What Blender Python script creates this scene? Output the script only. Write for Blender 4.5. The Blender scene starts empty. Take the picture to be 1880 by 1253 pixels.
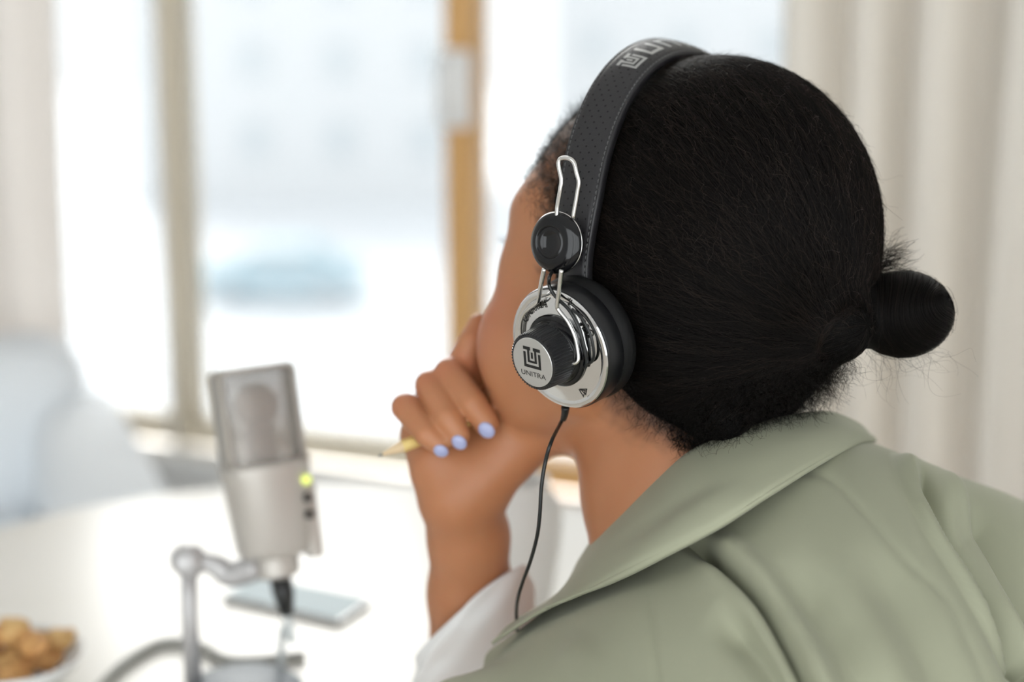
import bpy, math, random
import numpy as np
from mathutils import Vector, Matrix
random.seed(7); rng = np.random.default_rng(7)
scene = bpy.context.scene
COL = scene.collection

# ------------------------------------------------------------------ camera
PITCH = math.radians(12.0)
CAM = np.array([0.0, 0.0, 1.29])
LENS = 60.0
FPX = LENS / 36.0 * 1880.0
D0 = 1.08                                   # depth of the sitter's head (m)
cd = bpy.data.cameras.new('camera'); cam = bpy.data.objects.new('camera', cd); COL.objects.link(cam)
cam.location = CAM; cam.rotation_euler = (math.pi/2 - PITCH, 0, 0)
cd.lens = LENS; cd.sensor_width = 36.0; cd.sensor_fit = 'HORIZONTAL'
cd.clip_start = 0.02; cd.clip_end = 300
cd.dof.use_dof = True; cd.dof.focus_distance = 0.980; cd.dof.aperture_fstop = 2.5
scene.camera = cam
# ------------------------------------------------------------------ sky, sun, exposure
w = bpy.data.worlds.new('overcast_sky'); scene.world = w; w.use_nodes = True
bg = w.node_tree.nodes['Background']
bg.inputs['Color'].default_value = (0.965, 0.985, 1.0, 1)
bg.inputs['Strength'].default_value = 2.2
sd = bpy.data.lights.new('hazy_sun', 'SUN'); sun = bpy.data.objects.new('hazy_sun', sd); COL.objects.link(sun)
sd.energy = 8.5; sd.angle = math.radians(40); sd.color = (1.0, 0.97, 0.93)
sun.rotation_euler = Vector((0.30, -0.80, -0.50)).to_track_quat('-Z', 'Y').to_euler()
sun.location = (-3, 4, 4)
scene.view_settings.view_transform = 'Standard'; scene.view_settings.look = 'None'
scene.view_settings.exposure = 0.62; scene.view_settings.gamma = 1.0
scene.view_settings.use_curve_mapping = False
try:
    scene.cycles.use_denoising = True
    scene.cycles.max_bounces = 8; scene.cycles.transparent_max_bounces = 16
    scene.cycles.caustics_reflective = False; scene.cycles.caustics_refractive = False
except Exception: pass

# ------------------------------------------------------------------ frames of reference
AX = np.array([1.0, 0, 0]); AF = np.array([0, math.cos(PITCH), -math.sin(PITCH)]); AU = np.array([0, math.sin(PITCH), math.cos(PITCH)])
def P(px, py, d):                            # photo pixel at a depth -> sitter frame, mm (right, up, towards camera)
    return np.array([(px-940.0)*d/FPX*1000, -(py-626.5)*d/FPX*1000, (D0-d)*1000.0])
def W(v):                                    # sitter frame mm -> world m
    v = np.asarray(v, float); f = v.reshape(-1, 3)
    o = CAM + f[:, :1]/1000*AX + f[:, 1:2]/1000*AU + (D0 - f[:, 2:3]/1000)*AF
    return o.reshape(v.shape)
def PW(px, py, d): return W(P(px, py, d))
def proj(v):                                 # sitter frame mm -> pixel
    v = np.asarray(v, float); d = D0 - v[..., 2]/1000
    return np.stack([940 + v[..., 0]/1000*FPX/d, 626.5 - v[..., 1]/1000*FPX/d], -1)
def ray(px, py): return (px-940.0)/FPX*AX - (py-626.5)/FPX*AU + AF
def on_z(px, py, z):                         # where the line of sight meets a level
    r = ray(px, py); return CAM + r*((z-CAM[2])/r[2])
def nrm(v): v = np.asarray(v, float); return v/np.linalg.norm(v)

# ------------------------------------------------------------------ mesh helpers
def tag(o, label=None, cat=None, group=None, kind=None):
    if label: o['label'] = label
    if cat: o['category'] = cat
    if group: o['group'] = group
    if kind: o['kind'] = kind
    return o
def thing(name, loc, label, cat, group=None):
    o = bpy.data.objects.new(name, None); COL.objects.link(o); o.location = [float(a) for a in loc]
    o.empty_display_size = 0.05
    return tag(o, label, cat, group)
def origin_of(o):
    v = np.zeros(3)
    while o is not None:
        v = v + np.array(o.location); o = o.parent
    return v
def build(name, verts, faces, m, parent=None, smooth=True, loc=None):
    v = np.asarray(verts, float).reshape(-1, 3)
    me = bpy.data.meshes.new(name)
    if parent is not None: base = origin_of(parent)
    elif loc is not None: base = np.asarray(loc, float)
    else: base = np.array([(v[:, 0].min()+v[:, 0].max())/2, (v[:, 1].min()+v[:, 1].max())/2, v[:, 2].min()])
    me.from_pydata((v-base).tolist(), [], faces if isinstance(faces, list) else faces.tolist())
    if smooth: me.polygons.foreach_set('use_smooth', np.ones(len(me.polygons), bool))
    me.update()
    o = bpy.data.objects.new(name, me); COL.objects.link(o)
    if m: me.materials.append(m)
    if parent is not None: o.parent = parent
    else: o.location = base
    return o
def autosmooth(o, deg=35):
    me = o.data
    import bmesh
    bm = bmesh.new(); bm.from_mesh(me)
    for e in bm.edges:
        if len(e.link_faces) == 2 and e.calc_face_angle(0) > math.radians(deg): e.smooth = False
    bm.to_mesh(me); bm.free()
    return o
class MB:
    def __init__(s): s.v = []; s.f = []
    def add(s, v, f):
        n = len(s.v); s.v.extend([tuple(map(float, p)) for p in np.asarray(v).reshape(-1, 3)]); s.f.extend([tuple(int(i)+n for i in q) for q in f]); return s
    def box(s, c, h, ax=np.eye(3), bev=0.0):
        c = np.asarray(c, float); ax = np.asarray(ax, float); h = np.asarray(h, float)
        if bev <= 0:
            v = [c + ax.T @ (np.array([x, y, z])*h) for x in (-1, 1) for y in (-1, 1) for z in (-1, 1)]
            return s.add(v, [(0,1,3,2), (4,6,7,5), (0,4,5,1), (2,3,7,6), (0,2,6,4), (1,5,7,3)])
        import bmesh
        bm = bmesh.new(); bmesh.ops.create_cube(bm, size=2.0)
        for q in bm.verts: q.co = Vector([q.co[i]*h[i] for i in range(3)])
        bmesh.ops.bevel(bm, geom=list(bm.edges), offset=bev, segments=3, affect='EDGES', profile=0.5)
        bm.verts.index_update()
        v = [c + ax.T @ np.array(q.co) for q in bm.verts]; f = [[q.index for q in g.verts] for g in bm.faces]
        bm.free(); return s.add(v, f)
    def tube(s, pts, r, n=10, caps=True, closed=False):
        v, f = tube(pts, r, n, caps, closed); return s.add(v, f)
    def lathe(s, prof, c, axis, n=48):
        v, f = lathe(prof, c, axis, n); return s.add(v, f)
    def build(s, name, m, parent=None, smooth=True, loc=None): return build(name, s.v, s.f, m, parent, smooth, loc)
def catmull(pts, n):
    p = np.asarray(pts, float); p = np.vstack([2*p[0]-p[1], p, 2*p[-1]-p[-2]]); m = len(p)-3
    t = np.linspace(0, m, n); i = np.minimum(t.astype(int), m-1); u = (t-i)[:, None]
    a, b, c, d = p[i], p[i+1], p[i+2], p[i+3]
    return 0.5*((2*b) + (c-a)*u + (2*a-5*b+4*c-d)*u**2 + (3*b-a-3*c+d)*u**3)
def tube(pts, r, n=10, caps=True, closed=False):
    p = np.asarray(pts, float); m = len(p); r = np.broadcast_to(np.asarray(r, float), (m,))
    if closed: t = np.roll(p, -1, 0)-np.roll(p, 1, 0)
    else: t = np.gradient(p, axis=0)
    t /= np.linalg.norm(t, axis=1, keepdims=True)+1e-12
    ref = np.array([0, 0, 1.0]) if abs(t[0][2]) < 0.9 else np.array([1.0, 0, 0])
    u = np.cross(t[0], ref); u /= np.linalg.norm(u); V = []
    for k in range(m):
        u = u - t[k]*np.dot(u, t[k]); u /= np.linalg.norm(u)+1e-12; b = np.cross(t[k], u)
        for j in range(n):
            a = 2*math.pi*j/n; V.append(p[k]+r[k]*(math.cos(a)*u+math.sin(a)*b))
    F = []
    for k in range(m if closed else m-1):
        k2 = (k+1) % m
        for j in range(n):
            j2 = (j+1) % n; F.append((k*n+j, k*n+j2, k2*n+j2, k2*n+j))
    if caps and not closed:
        F.append(tuple(range(n-1, -1, -1))); F.append(tuple((m-1)*n+j for j in range(n)))
    return np.array(V), F
def basis(axis, ref=None):
    a = nrm(axis); r = np.array([0, 1.0, 0]) if ref is None else np.asarray(ref, float)
    if abs(np.dot(a, nrm(r))) > 0.97: r = np.array([1.0, 0, 0])
    y = nrm(r - a*np.dot(a, r)); x = np.cross(y, a)
    return x, y, a
def lathe(prof, c, axis, n=48):              # prof: (radius, height along axis)
    x, y, a = basis(axis); V = []; F = []
    for (r, h) in prof:
        for j in range(n):
            t = 2*math.pi*j/n; V.append(np.asarray(c)+a*h+r*(math.cos(t)*x+math.sin(t)*y))
    for k in range(len(prof)-1):
        for j in range(n):
            j2 = (j+1) % n; F.append((k*n+j, k*n+j2, (k+1)*n+j2, (k+1)*n+j))
    if prof[0][0] > 1e-6: F.append(tuple(range(n-1, -1, -1)))
    if prof[-1][0] > 1e-6: F.append(tuple((len(prof)-1)*n+j for j in range(n)))
    return np.array(V), F
def grid_faces(nu, nv):
    F = []
    for i in range(nu-1):
        for j in range(nv-1): F.append((i*nv+j, (i+1)*nv+j, (i+1)*nv+j+1, i*nv+j+1))
    return F
def text_mesh(body, size=1.0, align='CENTER', bold=0.0):     # flat triangles of a line of lettering
    c = bpy.data.curves.new('lettering', 'FONT'); c.body = body; c.size = size; c.align_x = align; c.offset = bold
    o = bpy.data.objects.new('lettering', c); COL.objects.link(o)
    dg = bpy.context.evaluated_depsgraph_get(); dg.update()
    me = bpy.data.meshes.new_from_object(o.evaluated_get(dg))
    v = np.array([q.co[:] for q in me.vertices]); f = [tuple(p.vertices) for p in me.polygons]
    bpy.data.objects.remove(o); bpy.data.curves.remove(c); bpy.data.meshes.remove(me)
    return v, f

# ------------------------------------------------------------------ materials
def mat(name, col, rough=0.5, metal=0.0, spec=0.5, noise=None, bump=None, sss=0.0, sss_col=None, coat=0.0, sheen=0.0, emit=None, trans=0.0):
    m = bpy.data.materials.new(name); m.use_nodes = True; nt = m.node_tree; b = nt.nodes['Principled BSDF']
    b.inputs['Base Color'].default_value = (*col, 1); b.inputs['Roughness'].default_value = rough
    b.inputs['Metallic'].default_value = metal; b.inputs['Specular IOR Level'].default_value = spec
    if coat: b.inputs['Coat Weight'].default_value = coat; b.inputs['Coat Roughness'].default_value = 0.05
    if sheen: b.inputs['Sheen Weight'].default_value = sheen; b.inputs['Sheen Roughness'].default_value = 0.4
    if sss:
        b.inputs['Subsurface Weight'].default_value = sss; b.inputs['Subsurface Radius'].default_value = (1.0, 0.35, 0.2)
        b.inputs['Subsurface Scale'].default_value = 0.006
    if emit: b.inputs['Emission Color'].default_value = (*emit[:3], 1); b.inputs['Emission Strength'].default_value = emit[3]
    if noise or bump:
        tc = nt.nodes.new('ShaderNodeTexCoord')
    if noise:
        sc, c2, fac = noise[:3]
        n = nt.nodes.new('ShaderNodeTexNoise'); n.inputs['Scale'].default_value = sc; n.inputs['Detail'].default_value = 5
        mp = nt.nodes.new('ShaderNodeMapping'); mp.inputs['Scale'].default_value = noise[3] if len(noise) > 3 else (1, 1, 1)
        nt.links.new(tc.outputs['Object'], mp.inputs['Vector']); nt.links.new(mp.outputs[0], n.inputs['Vector'])
        mx = nt.nodes.new('ShaderNodeMix'); mx.data_type = 'RGBA'
        mx.inputs[6].default_value = (*col, 1); mx.inputs[7].default_value = (*c2, 1)
        rp = nt.nodes.new('ShaderNodeMapRange'); rp.inputs[1].default_value = 0.3; rp.inputs[2].default_value = 0.7; rp.inputs[4].default_value = fac
        nt.links.new(n.outputs['Fac'], rp.inputs[0]); nt.links.new(rp.outputs[0], mx.inputs[0]); nt.links.new(mx.outputs[2], b.inputs['Base Color'])
    if bump:
        sc, st, dist = bump[:3]
        n = nt.nodes.new('ShaderNodeTexNoise'); n.inputs['Scale'].default_value = sc; n.inputs['Detail'].default_value = 3
        mp = nt.nodes.new('ShaderNodeMapping'); mp.inputs['Scale'].default_value = bump[3] if len(bump) > 3 else (1, 1, 1)
        nt.links.new(tc.outputs['Object'], mp.inputs['Vector']); nt.links.new(mp.outputs[0], n.inputs['Vector'])
        bp = nt.nodes.new('ShaderNodeBump'); bp.inputs['Strength'].default_value = st; bp.inputs['Distance'].default_value = dist
        nt.links.new(n.outputs['Fac'], bp.inputs['Height']); nt.links.new(bp.outputs[0], b.inputs['Normal'])
    return m
def two_sided_cloth(name, col, tr):
    m = bpy.data.materials.new(name); m.use_nodes = True; nt = m.node_tree; nt.nodes.clear()
    o = nt.nodes.new('ShaderNodeOutputMaterial'); mx = nt.nodes.new('ShaderNodeMixShader'); mx.inputs[0].default_value = tr
    d = nt.nodes.new('ShaderNodeBsdfDiffuse'); t = nt.nodes.new('ShaderNodeBsdfTranslucent')
    for q in (d, t): q.inputs['Color'].default_value = (*col, 1)
    nt.links.new(d.outputs[0], mx.inputs[1]); nt.links.new(t.outputs[0], mx.inputs[2]); nt.links.new(mx.outputs[0], o.inputs[0])
    return m
def glass_mat(name, tint):
    m = bpy.data.materials.new(name); m.use_nodes = True; nt = m.node_tree; nt.nodes.clear()
    o = nt.nodes.new('ShaderNodeOutputMaterial'); mx = nt.nodes.new('ShaderNodeMixShader'); fr = nt.nodes.new('ShaderNodeFresnel'); fr.inputs[0].default_value = 1.3
    t = nt.nodes.new('ShaderNodeBsdfTransparent'); t.inputs['Color'].default_value = (*tint, 1)
    g = nt.nodes.new('ShaderNodeBsdfGlossy'); g.inputs['Roughness'].default_value = 0.02
    nt.links.new(fr.outputs[0], mx.inputs[0]); nt.links.new(t.outputs[0], mx.inputs[1]); nt.links.new(g.outputs[0], mx.inputs[2]); nt.links.new(mx.outputs[0], o.inputs[0])
    return m
M = {}
M['wall'] = mat('white_plaster', (0.90, 0.90, 0.89), 0.9, bump=(60, 0.1, 0.002))
M['ceiling'] = mat('ceiling_paint', (0.88, 0.88, 0.88), 0.95)
M['floor'] = mat('pale_floorboards', (0.72, 0.66, 0.58), 0.5, noise=(6, (0.62, 0.55, 0.46), 0.6, (1, 8, 1)))
M['pine'] = mat('pine_wood', (0.72, 0.42, 0.16), 0.5, noise=(14, (0.60, 0.33, 0.12), 0.7, (6, 6, 0.6)))
M['frame_overexposed'] = mat('overexposed_wood', (0.74, 0.66, 0.52), 0.5)  # beige paints window bloom and overexposure onto the left frame
M['white_paint'] = mat('white_gloss_paint', (0.85, 0.85, 0.84), 0.35)
M['glass'] = glass_mat('dimming_window_glass', (0.60, 0.608, 0.61))  # tint added to hold down the brightness of the view outside
M['glass_clear'] = glass_mat('clear_window_glass', (0.97, 0.98, 0.98))
M['curtain'] = two_sided_cloth('cream_curtain_cloth', (0.88, 0.85, 0.80), 0.45)
M['sheer'] = two_sided_cloth('white_sheer_cloth', (0.90, 0.87, 0.84), 0.55)
M['table'] = mat('white_table_lacquer', (0.84, 0.82, 0.775), 0.35, noise=(3, (0.76, 0.73, 0.66), 0.5))
M['paper'] = mat('white_paper', (0.90, 0.91, 0.92), 0.8)
M['outdoor_white'] = mat('overexposed_white', (0.78, 0.80, 0.82), 0.9)  # white ground and roofs stand in for the overexposed exterior
M['facade'] = mat('pale_facade', (0.80, 0.81, 0.815), 0.9)
M['facade2'] = mat('pale_blue_facade', (0.62, 0.70, 0.74), 0.9)
M['pane_dark'] = mat('far_window_pane', (0.66, 0.70, 0.72), 0.5)

# ================================================================== the setting
WD = np.array([0.92, -0.392, 0.0]); WD /= np.linalg.norm(WD)      # along the window wall (to the right, coming nearer)
WN = np.array([-WD[1], WD[0], 0.0])                                # outwards through the window
W0 = np.array([-0.078, 2.6, 0.0])                                  # foot of the wooden mullion
ZUP = np.array([0, 0, 1.0])
WAX = np.array([WD, WN, ZUP])
def wp(t, z, out=0.0): return W0 + WD*t + ZUP*z + WN*out
def wbox(t0, t1, z0, z1, o0, o1, bev=0.0):
    return dict(c=wp((t0+t1)/2, (z0+z1)/2, (o0+o1)/2), h=((t1-t0)/2, (o1-o0)/2, (z1-z0)/2), ax=WAX, bev=bev)
SILL = 0.505; HEAD = 2.36; XL, XR, YB, ZC = -2.3, 2.6, -1.7, 2.6
def y_wall(x): return W0[1] + WD[1]*(x-W0[0])/WD[0]
def room_slab(name, z0, z1, m):
    q = [(XR, YB), (XR, y_wall(XR)), (XL, y_wall(XL)), (XL, YB)]
    v = [(x, y, z1) for x, y in q] + [(x, y, z0) for x, y in q]
    return tag(build(name, v, [(0, 1, 2, 3), (7, 6, 5, 4), (0, 4, 5, 1), (1, 5, 6, 2), (2, 6, 7, 3), (3, 7, 4, 0)], m, smooth=False), kind='structure')
room_slab('floor', -0.1, 0.0, M['floor']); room_slab('ceiling', ZC, ZC+0.1, M['ceiling'])
TL = (XL-W0[0])/WD[0]; TR = (XR-W0[0])/WD[0]
LW = (-1.75, -0.558); RW = (-0.555, 1.45)                            # the two window openings along the wall
mb = MB()
for a in ((TL, TR, 0, SILL-0.03), (TL, TR, HEAD, ZC), (TL, LW[0], SILL-0.03, HEAD), (LW[1], RW[0], SILL-0.03, SILL), (RW[1], TR, SILL-0.03, HEAD)):
    mb.box(**wbox(*a, 0.0, 0.16))
tag(mb.build('wall_front', M['wall'], smooth=False), kind='structure')
def plain_wall(name, x0, x1, y0, y1):
    m_ = MB(); m_.box(((x0+x1)/2, (y0+y1)/2, ZC/2), ((x1-x0)/2, (y1-y0)/2, ZC/2)); tag(m_.build(name, M['wall'], smooth=False), kind='structure')
plain_wall('wall_left', XL-0.1, XL, YB, y_wall(XL)+0.1)
plain_wall('wall_right', XR, XR+0.1, YB, y_wall(XR)+0.1)
m_ = MB()                                                           # unseen side behind the camera, glazed full width to add fill light
for (z0, z1) in ((0, 0.06), (2.5, ZC)):
    m_.box(((XL+XR)/2, YB-0.05, (z0+z1)/2), ((XR-XL)/2, 0.05, (z1-z0)/2))
tag(m_.build('wall_back', M['wall'], smooth=False), kind='structure')
wb = tag(thing('fill_window', ((XL+XR)/2, YB-0.05, 0.06), None, None), kind='structure')
xs = np.linspace(XL, XR, 5)
for x in xs: MB().box((x, YB-0.05, 1.28), (0.03, 0.03, 1.22)).build('frame_post', M['white_paint'], wb, False)
for a, b in zip(xs[:-1], xs[1:]): MB().box(((a+b)/2, YB-0.05, 1.28), ((b-a)/2-0.03, 0.003, 1.22)).build('pane', M['glass_clear'], wb, False)

def window(name, t0, t1, posts, mats):
    root = tag(thing(name, wp((t0+t1)/2, SILL, 0.05), None, None), kind='structure')
    F_ = 0.05
    for (a, b, m) in posts: MB().box(**wbox(a, b, SILL, HEAD, 0.02, 0.09, 0.006)).build('frame_post', M[m], root)
    xs = [p for q in posts for p in q[:2]][1:-1]
    for a, b in zip(xs[0::2], xs[1::2]):
        MB().box(**wbox(a, b, SILL, SILL+0.045, 0.025, 0.085, 0.006)).build('frame_rail', M['frame_overexposed' if a < -0.3 else mats], root)  # left bottom rails coloured lighter, as if overexposed
        MB().box(**wbox(a, b, HEAD-0.05, HEAD, 0.025, 0.085, 0.006)).build('frame_rail', M[mats], root)
        MB().box(**wbox(a, b, SILL+0.045, HEAD-0.05, 0.052, 0.058)).build('pane', M['glass'], root, False)
    MB().box(**wbox(t0-0.01, t1+0.01, SILL-0.03, SILL, -0.05, 0.02, 0.008)).build('window_sill', M['white_paint'], root)
    return root
win = window('window_1', RW[0], RW[1], [(RW[0], RW[0]+0.028, 'frame_overexposed'), (-0.038, 0.008, 'pine'), (0.70, 0.76, 'pine'), (RW[1]-0.05, RW[1], 'pine')], 'pine')
window('window_2', LW[0], LW[1], [(LW[0], LW[0]+0.05, 'white_paint'), (-1.22, -1.17, 'white_paint'), (LW[1]-0.006, LW[1], 'white_paint')], 'white_paint')
# white hinge plate on the mullion
def wall_pt(px, py, out=0.0):
    r = ray(px, py); n = WN; p0 = wp(0, 0, out); return CAM + r*np.dot(p0-CAM, n)/np.dot(r, n)
za, zb = wall_pt(850, 236)[2], wall_pt(850, 92)[2]
MB().box(**wbox(-0.040, 0.010, za, zb, -0.004, 0.022, 0.006)).build('hinge_plate', M['white_paint'], win)
MB().tube([wp(-0.015, za+0.01, -0.008), wp(-0.015, zb-0.01, -0.008)], 0.008, 12).build('hinge_pin', M['white_paint'], win)

# ------------------------------------------------------------------ curtains
def curtain(name, t0, t1, out, nf, amp, z0, z1, m, label, seed, flare=0.0):
    r_ = np.random.default_rng(seed); nu, nv = nf*18, 24
    ph = r_.uniform(-0.7, 0.7, nf+3); am = r_.uniform(0.6, 1.2, nf+3)
    V = []
    for i in range(nu):
        s = i/(nu-1)*nf; k = int(s); u = s-k
        phv = ph[k]*(1-u)+ph[k+1]*u; amv = am[k]*(1-u)+am[k+1]*u
        for j in range(nv):
            z = z0+(z1-z0)*j/(nv-1); fl = 1+flare*(1-j/(nv-1))
            o = out - amp*amv*fl*math.sin(2*math.pi*s+phv+0.25*math.sin(3*z)) - 0.25*amp*math.sin(4*math.pi*s+2*phv+z)
            V.append(wp(t0+(t1-t0)*(i/(nu-1)) + 0.012*math.sin(2*z+s), z, o))
    o = build(name, V, grid_faces(nu, nv), m)
    md = o.modifiers.new('thickness', 'SOLIDIFY'); md.thickness = 0.0015
    return tag(o, label, 'curtain')
curtain('curtain', 0.52, 1.72, -0.16, 12, 0.045, 0.03, 2.498, M['curtain'], 'cream curtain hanging in soft vertical folds behind the hair bun', 3)
curtain('curtain', -1.72, -0.63, -0.13, 10, 0.028, 0.03, 2.498, M['sheer'], 'white sheer curtain hanging behind the pale armchair', 5)
for nm, a, b, o_, lab in (('curtain_rod', 0.4, 1.85, -0.16, 'white rod carrying the cream curtain'), ('curtain_rod', -1.85, -0.7, -0.13, 'white rod carrying the white sheer curtain')):
    r_ = MB().tube([wp(a, 2.535, o_), wp(b, 2.535, o_)], 0.012, 12)
    for t in (a, b): r_.lathe([(0.0, -0.03), (0.02, -0.02), (0.02, 0.02), (0.0, 0.03)], wp(t, 2.535, o_), WD, 16)
    for t in (a+0.08, b-0.08): r_.tube([wp(t, 2.535, o_), wp(t, 2.535, 0.0)], 0.008, 8)
    tag(r_.build(nm, M['white_paint']), lab, 'curtain rod')

# ------------------------------------------------------------------ outside
def slab(name, c, h, m, **k): return tag(MB().box(c, h).build(name, m, smooth=False), **k)
slab('ground', (0, 63, -6.6), (110, 60, 0.1), M['outdoor_white'], kind='structure')
def house(name, x0, x1, y, z1, depth, m, label, rows, cols):
    root = thing(name, ((x0+x1)/2, y, -6.5), label, 'building', 'pale houses across the street')
    MB().box(((x0+x1)/2, y+depth/2, (z1-6.5)/2), ((x1-x0)/2, depth/2, (z1+6.5)/2)).build('wall', m, root, False)
    MB().add([(x0-.3, y-.3, z1), (x1+.3, y-.3, z1), (x1+.3, y+depth+.3, z1), (x0-.3, y+depth+.3, z1), (x0+.2, y+depth/2, z1+2.2), (x1-.2, y+depth/2, z1+2.2)],
             [(0, 1, 5, 4), (2, 3, 4, 5), (1, 2, 5), (3, 0, 4), (3, 2, 1, 0)]).build('roof', M['outdoor_white'], root, False)
    for r_ in range(rows):
        for c_ in range(cols):
            cx = x0+(x1-x0)*(c_+0.5)/cols; cz = -4.6+(z1+4.6)*r_/max(1, rows)+0.4
            f = MB().box((cx, y-0.04, cz), (0.55, 0.05, 0.75)).build('window', M['white_paint'], root, False)
            MB().box((cx, y-0.08, cz), (0.46, 0.03, 0.66)).build('pane', M['pane_dark'], f, False)
house('house', -13.5, -1.5, 60, 3.6, 8, M['facade'], 'pale blurred house seen through the window left of the mullion', 3, 4)
house('house', 1.5, 15, 66, 4.4, 8, M['facade'], 'pale blurred house seen through the window above the head', 3, 4)
def car():
    y = 41.5; r = ray(515, 497); c = CAM + r*(y/r[1]); gx, gz = c[0], -6.5
    root = thing('car', (gx, y, gz), 'pale blue car parked outside, blurred beyond the window glass', 'car')
    prof = [(-2.0, .35), (-2.05, .75), (-1.7, .95), (-1.0, 1.02), (-.45, 1.42), (.75, 1.45), (1.45, 1.02), (2.0, .92), (2.08, .4)]
    n = len(prof); V = [(gx+a, y-.8, gz+b) for a, b in prof]+[(gx+a, y+.8, gz+b) for a, b in prof]
    F = [tuple(range(n)), tuple(range(2*n-1, n-1, -1))]+[(i, i+n, (i+1) % n+n, (i+1) % n) for i in range(n)]
    build('body', V, F, M['car_paint'], root, False)
    for sx in (-1.3, 1.3):
        for sy in (-.8, .8): MB().lathe([(0.0, -.1), (.3, -.1), (.33, 0), (.3, .1), (0.0, .1)], (gx+sx, y+sy, gz+.33), (0, 1, 0), 20).build('wheel', M['pane_dark'], root)
    build('side_window', [(gx-.85, y-.815, gz+1.03), (gx+1.2, y-.815, gz+1.03), (gx+.7, y-.815, gz+1.38), (gx-.4, y-.815, gz+1.38)], [(0, 1, 2, 3)], M['pane_dark'], root, False)
M['car_paint'] = mat('pale_blue_car_paint', (0.42, 0.56, 0.62), 0.3)
car()

# ================================================================== the sitter
U_ = nrm([0.32, 0.92, 0.22]); L_ = np.array([-0.459, -0.051, 0.887]); L_ = nrm(L_ - U_*np.dot(L_, U_)); F_ = np.cross(L_, U_)
YAW = math.radians(14.5); L_, F_ = L_*math.cos(YAW)+F_*math.sin(YAW), F_*math.cos(YAW)-L_*math.sin(YAW)
S = np.array([108.0, 55.0, 6.0])
def HF(f, l, u): return S + f*F_ + l*L_ + u*U_
HAX = np.array([F_, L_, U_])

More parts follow.
